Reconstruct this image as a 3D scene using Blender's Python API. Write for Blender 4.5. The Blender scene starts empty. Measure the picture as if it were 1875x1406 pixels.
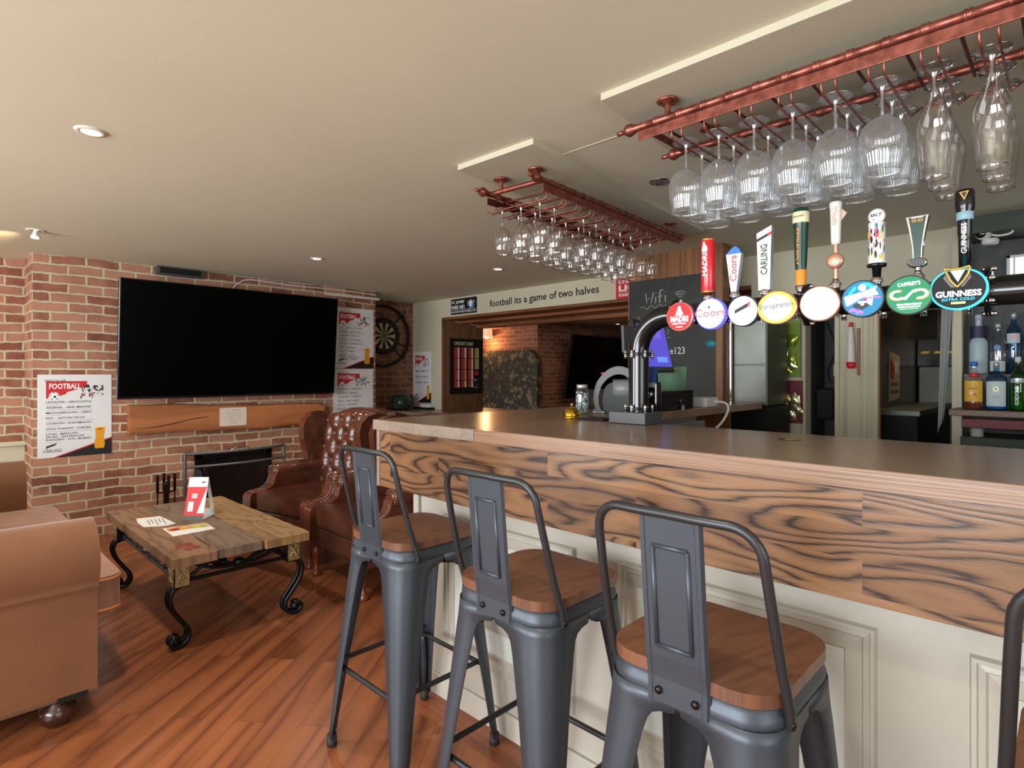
import bpy, bmesh, math, random
from mathutils import Vector, Matrix
R = math.radians
PI = math.pi
rnd = random.Random(7)
scene = bpy.context.scene
COL = scene.collection

# ------------------------------------------------------------------ camera, world, lights, exposure
cam_data = bpy.data.cameras.new('camera')
cam = bpy.data.objects.new('camera', cam_data)
COL.objects.link(cam)
cam.location = (0, 0, 1.295)
cam.rotation_euler = (R(90), 0, R(44.27))
cam_data.sensor_width = 36
cam_data.lens = 20.35
cam_data.shift_y = -0.0107
cam_data.clip_start = 0.02
scene.camera = cam
scene.view_settings.view_transform = 'Standard'
scene.view_settings.look = 'None'
scene.view_settings.gamma = 1
scene.view_settings.use_curve_mapping = False
scene.view_settings.exposure = 0.42

world = bpy.data.worlds.new('world')
scene.world = world
world.use_nodes = True
world.node_tree.nodes['Background'].inputs[0].default_value = (0.86, 0.93, 1.0, 1)
world.node_tree.nodes['Background'].inputs[1].default_value = 1.6

def area(name, loc, rot, sx, sy, power, color):
    l = bpy.data.lights.new(name, 'AREA')
    l.shape = 'RECTANGLE'; l.size = sx; l.size_y = sy
    l.energy = power; l.color = color
    o = bpy.data.objects.new(name, l); COL.objects.link(o)
    o.location = loc; o.rotation_euler = rot
    return o
def spot(name, loc, power, color, size=100, blend=0.9, target=None, r=0.03):
    l = bpy.data.lights.new(name, 'SPOT')
    l.energy = power; l.color = color; l.spot_size = R(size); l.spot_blend = blend
    l.shadow_soft_size = r
    o = bpy.data.objects.new(name, l); COL.objects.link(o)
    o.location = loc
    if target:
        o.rotation_euler = (Vector(target) - Vector(loc)).to_track_quat('-Z', 'Y').to_euler()
    return o
DAY = (0.90, 0.95, 1.0)
WARM = (1.0, 0.90, 0.76)
# daylight through the windows behind the camera
area('window_light', (-3.6, -2.62, 1.30), (R(90), 0, 0), 1.7, 1.3, 80, DAY)
area('window_light', (-0.6, -2.62, 1.30), (R(90), 0, 0), 2.6, 1.3, 118, DAY)
area('window_light', (2.62, 0.2, 1.30), (R(90), 0, R(90)), 2.6, 1.3, 26, DAY)
# recessed downlights of the bar room (x, y, power)
DOWN = [(-2.64, 0.45, 44), (-4.72, 0.52, 46), (-4.30, 2.20, 40), (-3.60, 3.52, 30),
        (-0.55, 0.35, 22), (1.4, 0.4, 22), (-2.64, -1.4, 24), (-4.72, -1.4, 24), (-0.55, -1.4, 20)]
for x, y, p in DOWN:
    spot('downlight_beam', (x, y, 2.16), p, WARM, 125, 1.0)

# ------------------------------------------------------------------ materials
MATS = {}
def new_mat(name):
    m = bpy.data.materials.new(name); m.use_nodes = True
    MATS[name] = m
    nt = m.node_tree
    return m, nt, nt.nodes['Principled BSDF']
def sset(b, **k):
    for n, v in k.items():
        b.inputs[n.replace('_', ' ')].default_value = v
def rgb(c):
    return (c[0], c[1], c[2], 1)
def srgb(r, g, b):
    f = lambda c: (c / 255 / 12.92) if c / 255 <= 0.04045 else ((c / 255 + 0.055) / 1.055) ** 2.4
    return (f(r), f(g), f(b))
def noise_bump(nt, b, scale, strength, dist=0.002, detail=3, coord='Object'):
    tc = nt.nodes.new('ShaderNodeTexCoord'); n = nt.nodes.new('ShaderNodeTexNoise')
    n.inputs['Scale'].default_value = scale; n.inputs['Detail'].default_value = detail
    bu = nt.nodes.new('ShaderNodeBump'); bu.inputs['Strength'].default_value = strength
    bu.inputs['Distance'].default_value = dist
    nt.links.new(tc.outputs[coord], n.inputs['Vector']); nt.links.new(n.outputs['Fac'], bu.inputs['Height'])
    nt.links.new(bu.outputs['Normal'], b.inputs['Normal'])
    return n
def plain(name, c, rough=0.5, metal=0.0, bump=None, mottle=None, coat=0.0, **k):
    """procedural surface: colour with a fine mottle and an optional bump"""
    m, nt, b = new_mat(name)
    sset(b, Base_Color=rgb(c), Roughness=rough, Metallic=metal)
    if coat: b.inputs['Coat Weight'].default_value = coat; b.inputs['Coat Roughness'].default_value = 0.15
    for n, v in k.items(): b.inputs[n.replace('_', ' ')].default_value = v
    if mottle:
        sc, amt = mottle
        tc = nt.nodes.new('ShaderNodeTexCoord'); n = nt.nodes.new('ShaderNodeTexNoise')
        n.inputs['Scale'].default_value = sc; n.inputs['Detail'].default_value = 5
        cr = nt.nodes.new('ShaderNodeValToRGB')
        cr.color_ramp.elements[0].position = 0.3; cr.color_ramp.elements[1].position = 0.7
        cr.color_ramp.elements[0].color = rgb([x * (1 - amt) for x in c])
        cr.color_ramp.elements[1].color = rgb([min(1, x * (1 + amt)) for x in c])
        nt.links.new(tc.outputs['Object'], n.inputs['Vector']); nt.links.new(n.outputs['Fac'], cr.inputs[0])
        nt.links.new(cr.outputs[0], b.inputs['Base Color'])
    if bump: noise_bump(nt, b, *bump)
    return m
def emit(name, c, s, base=None):
    m, nt, b = new_mat(name)
    sset(b, Base_Color=rgb(base or c), Roughness=0.4, Specular_IOR_Level=0.25)
    b.inputs['Emission Color'].default_value = rgb(c); b.inputs['Emission Strength'].default_value = s
    return m
def math_node(nt, op, a, b=None, clamp=False):
    n = nt.nodes.new('ShaderNodeMath'); n.operation = op; n.use_clamp = clamp
    for i, v in enumerate((a, b)):
        if v is None: continue
        if isinstance(v, (int, float)): n.inputs[i].default_value = v
        else: nt.links.new(v, n.inputs[i])
    return n.outputs[0]
def uv_nodes(nt, u, v, coord='Object'):
    """two scalar sockets: the object coordinate along u and along v"""
    tc = nt.nodes.new('ShaderNodeTexCoord')
    out = []
    for d in (u, v):
        n = nt.nodes.new('ShaderNodeVectorMath'); n.operation = 'DOT_PRODUCT'
        nt.links.new(tc.outputs[coord], n.inputs[0]); n.inputs[1].default_value = d
        out.append(n.outputs['Value'])
    return tc, out[0], out[1]
def comb(nt, x, y, z=0):
    n = nt.nodes.new('ShaderNodeCombineXYZ')
    for i, v in enumerate((x, y, z)):
        if isinstance(v, (int, float)): n.inputs[i].default_value = v
        else: nt.links.new(v, n.inputs[i])
    return n.outputs[0]
def ramp(nt, fac, stops):
    cr = nt.nodes.new('ShaderNodeValToRGB'); nt.links.new(fac, cr.inputs[0])
    e = cr.color_ramp.elements
    while len(e) < len(stops): e.new(0.5)
    for i, (p, c) in enumerate(stops):
        e[i].position = p; e[i].color = rgb(c)
    return cr.outputs[0]
def wood(name, light, dark, u=(1, 0, 0), v=(0, 0, 1), stave=(0.9, 0.09), rings=9, su=1.3, sv=7.0, rough=0.35,
         contrast=1.0, gap=0.0, vary=0.25, tint=None, bump=0.25, coat=0.0, fine=0.35, soft=False, pw=1.6):
    """planked wood: each stave samples its own grain; contour lines of a stretched noise draw the figure"""
    m, nt, b = new_mat(name)
    tc, U, V = uv_nodes(nt, u, v)
    br = nt.nodes.new('ShaderNodeTexBrick')
    br.inputs['Color1'].default_value = (0, 0, 0, 1); br.inputs['Color2'].default_value = (1, 1, 1, 1)
    br.inputs['Mortar'].default_value = (0, 0, 0, 1)
    br.inputs['Scale'].default_value = 1; br.inputs['Mortar Size'].default_value = gap
    br.inputs['Mortar Smooth'].default_value = 0.1
    br.inputs['Brick Width'].default_value = stave[0]; br.inputs['Row Height'].default_value = stave[1]
    br.offset = 0.37; br.squash = 1
    nt.links.new(comb(nt, U, V), br.inputs['Vector'])
    rid = math_node(nt, 'MULTIPLY', br.outputs['Color'], 37.0)
    n1 = nt.nodes.new('ShaderNodeTexNoise'); n1.inputs['Detail'].default_value = 1.5
    n1.inputs['Scale'].default_value = 1; n1.inputs['Roughness'].default_value = 0.45
    nt.links.new(comb(nt, math_node(nt, 'MULTIPLY', U, su), math_node(nt, 'MULTIPLY', V, sv), rid), n1.inputs['Vector'])
    r = math_node(nt, 'PINGPONG', math_node(nt, 'MULTIPLY', n1.outputs['Fac'], rings * 2.0), 1.0)
    r = math_node(nt, 'POWER', r, 1.0 if soft else pw)
    n2 = nt.nodes.new('ShaderNodeTexNoise'); n2.inputs['Detail'].default_value = 4
    n2.inputs['Scale'].default_value = 1
    nt.links.new(comb(nt, math_node(nt, 'MULTIPLY', U, 14), math_node(nt, 'MULTIPLY', V, 420), rid), n2.inputs['Vector'])
    f = math_node(nt, 'ADD', math_node(nt, 'MULTIPLY', r, contrast), math_node(nt, 'MULTIPLY', math_node(nt, 'SUBTRACT', n2.outputs['Fac'], 0.5), fine * 2), True)
    mid = [(a + c) / 2 for a, c in zip(light, dark)]
    col = ramp(nt, f, [(0.0, light), (0.45, [l * 0.8 + d * 0.2 for l, d in zip(light, dark)]), (0.75, mid), (1.0, dark)])
    mix = nt.nodes.new('ShaderNodeMix'); mix.data_type = 'RGBA'; mix.blend_type = 'MULTIPLY'
    mix.inputs['Factor'].default_value = 1
    nt.links.new(col, mix.inputs['A'])
    t0 = tint or (1 - vary,) * 3
    nt.links.new(ramp(nt, br.outputs['Color'], [(0, t0), (1, (1 + vary * 0.4,) * 3)]), mix.inputs['B'])
    last = mix.outputs['Result']
    if gap:
        m2 = nt.nodes.new('ShaderNodeMix'); m2.data_type = 'RGBA'; m2.inputs['B'].default_value = rgb([d * 0.35 for d in dark])
        nt.links.new(br.outputs['Fac'], m2.inputs['Factor']); nt.links.new(last, m2.inputs['A'])
        last = m2.outputs['Result']
    nt.links.new(last, b.inputs['Base Color'])
    sset(b, Roughness=rough)
    if coat: b.inputs['Coat Weight'].default_value = coat; b.inputs['Coat Roughness'].default_value = 0.2
    bu = nt.nodes.new('ShaderNodeBump'); bu.inputs['Strength'].default_value = bump; bu.inputs['Distance'].default_value = 0.001
    h = math_node(nt, 'SUBTRACT', math_node(nt, 'MULTIPLY', f, -1.0), math_node(nt, 'MULTIPLY', br.outputs['Fac'], 2.0 if gap else 0.0))
    nt.links.new(h, bu.inputs['Height']); nt.links.new(bu.outputs['Normal'], b.inputs['Normal'])
    return m
def brick(name, u, c1, c2, c3, mortar, v=(0, 0, 1), rough=0.9):
    m, nt, b = new_mat(name)
    tc, U, V = uv_nodes(nt, u, v)
    nd = nt.nodes.new('ShaderNodeTexNoise'); nd.inputs['Scale'].default_value = 22; nd.inputs['Detail'].default_value = 3
    nt.links.new(tc.outputs['Object'], nd.inputs['Vector'])
    dv = math_node(nt, 'MULTIPLY', math_node(nt, 'SUBTRACT', nd.outputs['Fac'], 0.5), 0.018)
    nd3 = nt.nodes.new('ShaderNodeTexNoise'); nd3.inputs['Scale'].default_value = 3; nd3.inputs['Detail'].default_value = 1
    nt.links.new(tc.outputs['Object'], nd3.inputs['Vector'])
    dw = math_node(nt, 'MULTIPLY', math_node(nt, 'SUBTRACT', nd3.outputs['Fac'], 0.5), 0.03)
    vec = comb(nt, math_node(nt, 'ADD', math_node(nt, 'ADD', U, 20.0), dv), math_node(nt, 'ADD', math_node(nt, 'ADD', V, dv), dw))
    br = nt.nodes.new('ShaderNodeTexBrick')
    br.inputs['Color1'].default_value = (0, 0, 0, 1); br.inputs['Color2'].default_value = (1, 1, 1, 1)
    br.inputs['Mortar'].default_value = (0.5, 0.5, 0.5, 1); br.inputs['Scale'].default_value = 1
    br.inputs['Mortar Size'].default_value = 0.009; br.inputs['Mortar Smooth'].default_value = 0.25
    br.inputs['Brick Width'].default_value = 0.225; br.inputs['Row Height'].default_value = 0.0735
    nt.links.new(vec, br.inputs['Vector'])
    nb = nt.nodes.new('ShaderNodeTexNoise'); nb.inputs['Scale'].default_value = 9; nb.inputs['Detail'].default_value = 5
    nt.links.new(tc.outputs['Object'], nb.inputs['Vector'])
    f = math_node(nt, 'ADD', math_node(nt, 'MULTIPLY', br.outputs['Color'], 0.55), math_node(nt, 'MULTIPLY', nb.outputs['Fac'], 0.70), True)
    col = ramp(nt, f, [(0.1, c3), (0.4, c1), (0.72, c2), (1.0, [x * 1.15 for x in c2])])
    mix = nt.nodes.new('ShaderNodeMix'); mix.data_type = 'RGBA'
    nt.links.new(br.outputs['Fac'], mix.inputs['Factor']); nt.links.new(col, mix.inputs['A'])
    nt.links.new(ramp(nt, nb.outputs['Fac'], [(0.3, [x * 0.8 for x in mortar]), (0.7, mortar)]), mix.inputs['B'])
    nt.links.new(mix.outputs['Result'], b.inputs['Base Color'])
    sset(b, Roughness=rough)
    bu = nt.nodes.new('ShaderNodeBump'); bu.inputs['Strength'].default_value = 0.8; bu.inputs['Distance'].default_value = 0.008
    h = math_node(nt, 'ADD', math_node(nt, 'MULTIPLY', br.outputs['Fac'], -1.0), math_node(nt, 'MULTIPLY', nb.outputs['Fac'], 0.5))
    nt.links.new(h, bu.inputs['Height']); nt.links.new(bu.outputs['Normal'], b.inputs['Normal'])
    return m
def thin_glass(name, tint=(1, 1, 1), refl=1.3, ribs=None, edge=0.25):
    """thin-walled glass: clear, with mirror reflection rising towards grazing angles"""
    m, nt, b = new_mat(name)
    nt.nodes.remove(b)
    out = nt.nodes['Material Output']
    tr = nt.nodes.new('ShaderNodeBsdfTransparent'); gl = nt.nodes.new('ShaderNodeBsdfGlossy')
    gl.inputs['Roughness'].default_value = 0.03
    lw = nt.nodes.new('ShaderNodeLayerWeight'); lw.inputs['Blend'].default_value = 0.35
    if ribs:
        tc = nt.nodes.new('ShaderNodeTexCoord'); gr = nt.nodes.new('ShaderNodeSeparateXYZ')
        nt.links.new(tc.outputs['Object'], gr.inputs[0])
        an = math_node(nt, 'ARCTAN2', gr.outputs[1], gr.outputs[0])
        h = math_node(nt, 'SINE', math_node(nt, 'MULTIPLY', an, ribs))
        bu = nt.nodes.new('ShaderNodeBump'); bu.inputs['Strength'].default_value = 0.35; bu.inputs['Distance'].default_value = 0.0015
        nt.links.new(h, bu.inputs['Height'])
        nt.links.new(bu.outputs['Normal'], gl.inputs['Normal']); nt.links.new(bu.outputs['Normal'], lw.inputs['Normal'])
    col = ramp(nt, lw.outputs['Facing'], [(0.0, [0.99 * t for t in tint]), (0.6, [0.97 * t for t in tint]), (1.0, [edge * 1.6 * t for t in tint])])
    nt.links.new(col, tr.inputs['Color'])
    fac = math_node(nt, 'ADD', math_node(nt, 'MULTIPLY', math_node(nt, 'POWER', lw.outputs['Facing'], 2.2), 0.55 * refl), 0.07 * refl, True)
    mx = nt.nodes.new('ShaderNodeMixShader')
    nt.links.new(fac, mx.inputs[0]); nt.links.new(tr.outputs[0], mx.inputs[1]); nt.links.new(gl.outputs[0], mx.inputs[2])
    last = mx.outputs[0]
    if ribs:
        df = nt.nodes.new('ShaderNodeBsdfTranslucent'); df.inputs['Color'].default_value = (.9, .93, .95, 1)
        d2 = nt.nodes.new('ShaderNodeBsdfDiffuse'); d2.inputs['Color'].default_value = (.9, .93, .95, 1)
        ad = nt.nodes.new('ShaderNodeMixShader'); ad.inputs[0].default_value = .5
        nt.links.new(df.outputs[0], ad.inputs[1]); nt.links.new(d2.outputs[0], ad.inputs[2])
        m3 = nt.nodes.new('ShaderNodeMixShader')
        nt.links.new(math_node(nt, 'ADD', math_node(nt, 'MULTIPLY', lw.outputs['Facing'], 0.22), 0.03), m3.inputs[0])
        nt.links.new(last, m3.inputs[1]); nt.links.new(ad.outputs[0], m3.inputs[2]); last = m3.outputs[0]
    nt.links.new(last, out.inputs['Surface'])
    return m

M_boardpaint = plain('board_paint', srgb(196, 192, 168), 0.8, mottle=(2, 0.03))
M_ceiling = plain('ceiling_paint', srgb(219, 214, 189), 0.85, mottle=(1.2, 0.03), bump=(260, 0.05, 0.001))
M_cream = plain('cream_paint', srgb(205, 198, 172), 0.6, mottle=(3, 0.04), bump=(60, 0.05, 0.002))
M_barpaint = plain('stone_paint', srgb(184, 178, 165), 0.42, mottle=(5, 0.05), bump=(45, 0.06, 0.002))
M_barpale = plain('pale_panel_paint', srgb(204, 208, 200), 0.40, mottle=(6, 0.04), bump=(45, 0.06, 0.002))
BR1, BR2, BR3, MOR = srgb(142, 86, 68), srgb(178, 126, 102), srgb(90, 57, 50), srgb(208, 196, 160)
M_brick_y = brick('red_brick_y', (0, 1, 0), BR1, BR2, BR3, MOR)
M_brick_x = brick('red_brick_x', (1, 0, 0), BR1, BR2, BR3, MOR)
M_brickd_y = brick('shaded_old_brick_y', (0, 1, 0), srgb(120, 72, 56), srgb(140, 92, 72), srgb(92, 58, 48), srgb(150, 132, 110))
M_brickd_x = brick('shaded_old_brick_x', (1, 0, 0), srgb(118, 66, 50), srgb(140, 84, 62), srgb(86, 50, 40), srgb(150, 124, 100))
fu = Vector((-0.62, 0.785, 0)).normalized(); fv = Vector((fu.y, -fu.x, 0))
M_floor = wood('laminate_floor', srgb(158, 94, 58), srgb(78, 38, 25), tuple(fu), tuple(fv), (1.25, 0.125), rings=3.0, su=0.8, sv=8, rough=0.30,
               contrast=0.85, gap=0.0005, vary=0.16, bump=0.06, fine=0.22, soft=True)
M_floor_edge = wood('laminate_border', srgb(150, 84, 52), srgb(92, 48, 30), (1, 0, 0), (0, 1, 0), (1.2, 0.125), rings=3.2, su=0.9, sv=9, rough=0.34,
               contrast=0.75, gap=0.0008, vary=0.12, bump=0.06, fine=0.3, soft=True)
M_ash = wood('ash_fascia', srgb(144, 106, 73), srgb(46, 32, 27), (1, 0, 0), (0, 0, 1), (0.85, 0.07), rings=11, su=1.7, sv=9, rough=0.3,
             contrast=1.05, vary=0.2, tint=(0.70, 0.66, 0.66), bump=0.15, coat=0.15, fine=0.5, pw=1.2)
M_ash_edge = wood('ash_top_edge', srgb(146, 112, 86), srgb(72, 50, 40), (1, 0, 0), (0, 0, 1), (2.6, 0.5), rings=5, su=0.7, sv=75, rough=0.3,
             contrast=0.8, vary=0.05, bump=0.12, coat=0.15, fine=0.3)
M_top_x = wood('walnut_top_x', srgb(150, 122, 100), srgb(100, 78, 62), (1, 0, 0), (0, 1, 0), (1.6, 0.09), rings=4, su=0.9, sv=9, rough=0.26,
             contrast=0.6, vary=0.16, bump=0.06, coat=0.15)
M_top_y = wood('walnut_top_y', srgb(150, 122, 100), srgb(100, 78, 62), (0, 1, 0), (1, 0, 0), (1.6, 0.09), rings=4, su=0.9, sv=9, rough=0.26,
             contrast=0.6, vary=0.16, bump=0.06, coat=0.15)
M_endgrain = wood('end_grain', srgb(142, 126, 112), srgb(104, 84, 72), (1, 0, 0), (0, 0, 1), (0.09, 0.5), rings=10, su=9, sv=18, rough=0.4,
             contrast=0.6, vary=0.16, bump=0.1)
M_panelwood = wood('pine_boarding', srgb(156, 104, 58), srgb(82, 46, 24), (0, 0, 1), (1, 0, 0), (3, 0.11), rings=4, su=1.2, sv=14, rough=0.5,
             contrast=0.8, gap=0.002, vary=0.3, bump=0.2)
M_panelwood_y = wood('rustic_boarding', srgb(132, 92, 60), srgb(78, 48, 30), (0, 0, 1), (0, 1, 0), (3, 0.13), rings=4, su=1.2, sv=12, rough=0.6,
             contrast=0.7, gap=0.002, vary=0.3, bump=0.2)
M_lintel = wood('oak_lintel', srgb(150, 92, 54), srgb(84, 46, 26), (1, 0, 0), (0, 1, 0.4), (4, 0.11), rings=3, su=0.8, sv=14, rough=0.5,
             contrast=0.8, gap=0.002, vary=0.2, bump=0.2)
M_mantel = wood('oak_mantel', srgb(178, 112, 68), srgb(112, 64, 36), (0, 1, 0), (0, 0, 1), (9, 2), rings=3.6, su=0.8, sv=7, rough=0.42,
             contrast=0.65, vary=0.0, bump=0.15, coat=0.1, soft=True)
M_rustic = wood('reclaimed_boards', srgb(166, 126, 84), srgb(74, 50, 36), (0, 1, 0), (1, 0, 0), (2, 0.32), rings=5, su=2.0, sv=11, rough=0.62,
             contrast=0.85, gap=0.0, vary=0.42, tint=(0.66, 0.66, 0.70), bump=0.6)
M_rustic_x = wood('reclaimed_boards_x', srgb(166, 126, 84), srgb(74, 50, 36), (1, 0, 0), (0, 1, 0), (3, 0.17), rings=5, su=2.0, sv=11, rough=0.6,
             contrast=0.85, gap=0.0, vary=0.45, tint=(0.60, 0.58, 0.62), bump=0.7)
M_seatwood = wood('elm_seat', srgb(118, 76, 52), srgb(62, 38, 27), (0.25, 0.97, 0), (0.97, -0.25, 0), (2, 0.11), rings=8, su=1.4, sv=18, rough=0.38,
             contrast=0.75, vary=0.14, bump=0.25, coat=0.1)
M_gun = plain('gunmetal_paint', srgb(70, 76, 84), 0.42, 0.5, bump=(700, 0.06, 0.001))
M_gun_dark = plain('graphite_tube', srgb(62, 64, 66), 0.38, 0.65)
M_bolt = plain('black_bolt', (0.02, 0.02, 0.02), 0.25, 0.8)
M_rubber = plain('black_rubber', (0.012, 0.012, 0.013), 0.6)
M_leather = plain('chestnut_leather', srgb(72, 37, 27), 0.24, bump=(90, 0.12, 0.003), mottle=(7, 0.34), coat=0.35)
M_leather_l = plain('tan_leather', srgb(92, 49, 32), 0.24, bump=(90, 0.12, 0.003), mottle=(7, 0.3), coat=0.35)
M_velvet = plain('tan_velvet', srgb(116, 73, 43), 0.8, bump=(30, 0.12, 0.004), mottle=(4, 0.14), Sheen_Weight=0.25, Sheen_Roughness=0.35)
M_velvet_c = plain('rose_tan_velvet', srgb(156, 112, 90), 0.8, bump=(26, 0.2, 0.006), mottle=(9, 0.14), Sheen_Weight=0.5, Sheen_Roughness=0.35)
M_piping = plain('amber_piping', srgb(196, 122, 62), 0.5)
M_darkwood = plain('dark_turned_wood', srgb(58, 30, 20), 0.25, mottle=(12, 0.3), coat=0.4)
M_legwood = plain('mahogany_leg', srgb(112, 54, 30), 0.3, mottle=(12, 0.3), coat=0.4)
M_iron = plain('wrought_iron', (0.018, 0.018, 0.02), 0.28, 0.7, bump=(60, 0.3, 0.002))
M_iron_grey = plain('pewter_iron', srgb(120, 122, 124), 0.4, 0.7, bump=(60, 0.35, 0.002))
M_brass_tile = plain('antique_brass', srgb(176, 158, 110), 0.4, 0.6, mottle=(40, 0.3))
M_stud = plain('nailhead', srgb(190, 186, 190), 0.25, 1.0)
M_copper = plain('antique_copper', srgb(160, 94, 80), 0.38, 0.85, bump=(160, 0.2, 0.001), mottle=(38, 0.45))
M_copper_d = plain('aged_copper', srgb(120, 58, 50), 0.36, 0.85, mottle=(38, 0.45))
M_chrome = plain('chrome', (0.85, 0.85, 0.86), 0.08, 1.0)
M_steel = plain('brushed_steel', srgb(112, 115, 108), 0.42, 0.9, bump=(20, 0.05, 0.01), mottle=(5, 0.12))
M_black = plain('gloss_black', (0.008, 0.008, 0.009), 0.16, 0.1, coat=0.3)
M_blackmatt = plain('matt_black', (0.012, 0.012, 0.012), 0.5, Specular_IOR_Level=0.2)
M_screen = plain('screen_off', (0.0006, 0.0006, 0.0006), 0.32, Specular_IOR_Level=0.08)
M_grey = plain('grey_plastic', srgb(122, 124, 124), 0.38)
M_greyd = plain('dark_grey_plastic', srgb(70, 72, 74), 0.42)
M_white = plain('white_plastic', srgb(225, 225, 220), 0.35)
M_paper = plain('white_paper', srgb(228, 228, 228), 0.7)
M_paperb = plain('cream_paper', srgb(214, 200, 186), 0.7, mottle=(30, 0.06))
M_red = plain('poster_red', srgb(205, 36, 40), 0.5)
M_ink = plain('ink_black', (0.012, 0.012, 0.014), 0.5)
M_inkn = plain('ink_navy', srgb(38, 36, 52), 0.5)
M_inkg = plain('ink_grey', srgb(120, 118, 118), 0.6)
M_amber = plain('lager_amber', srgb(232, 160, 24), 0.4)
M_amberl = plain('lager_foam', srgb(245, 226, 150), 0.4)
M_whiteink = plain('white_ink', srgb(240, 240, 240), 0.5)
M_chalk = plain('chalk', srgb(220, 222, 220), 0.8, mottle=(80, 0.2))
M_board = plain('chalkboard', srgb(38, 40, 38), 0.55, mottle=(6, 0.35))
M_brass = plain('polished_brass', srgb(214, 172, 52), 0.12, 1.0)
M_gold = plain('gold_paint', srgb(196, 160, 84), 0.3, 0.7)
M_glass = thin_glass('clear_glass', refl=2.0, edge=0.50)
M_ribglass = thin_glass('ribbed_glass', tint=(0.96, 0.985, 1.0), refl=2.0, ribs=44, edge=0.55)
M_rimg = thin_glass('glass_rim', tint=(.97, .985, 1.0), refl=5.0, edge=0.9)
M_pane = thin_glass('window_pane', refl=0.5, edge=0.5)
M_lamp = emit('downlight_lamp', (1.0, 0.80, 0.50), 12)
M_trimw = plain('white_enamel', srgb(222, 218, 205), 0.4)
M_green_w = plain('green_plastic', srgb(40, 60, 48), 0.3)

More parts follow.
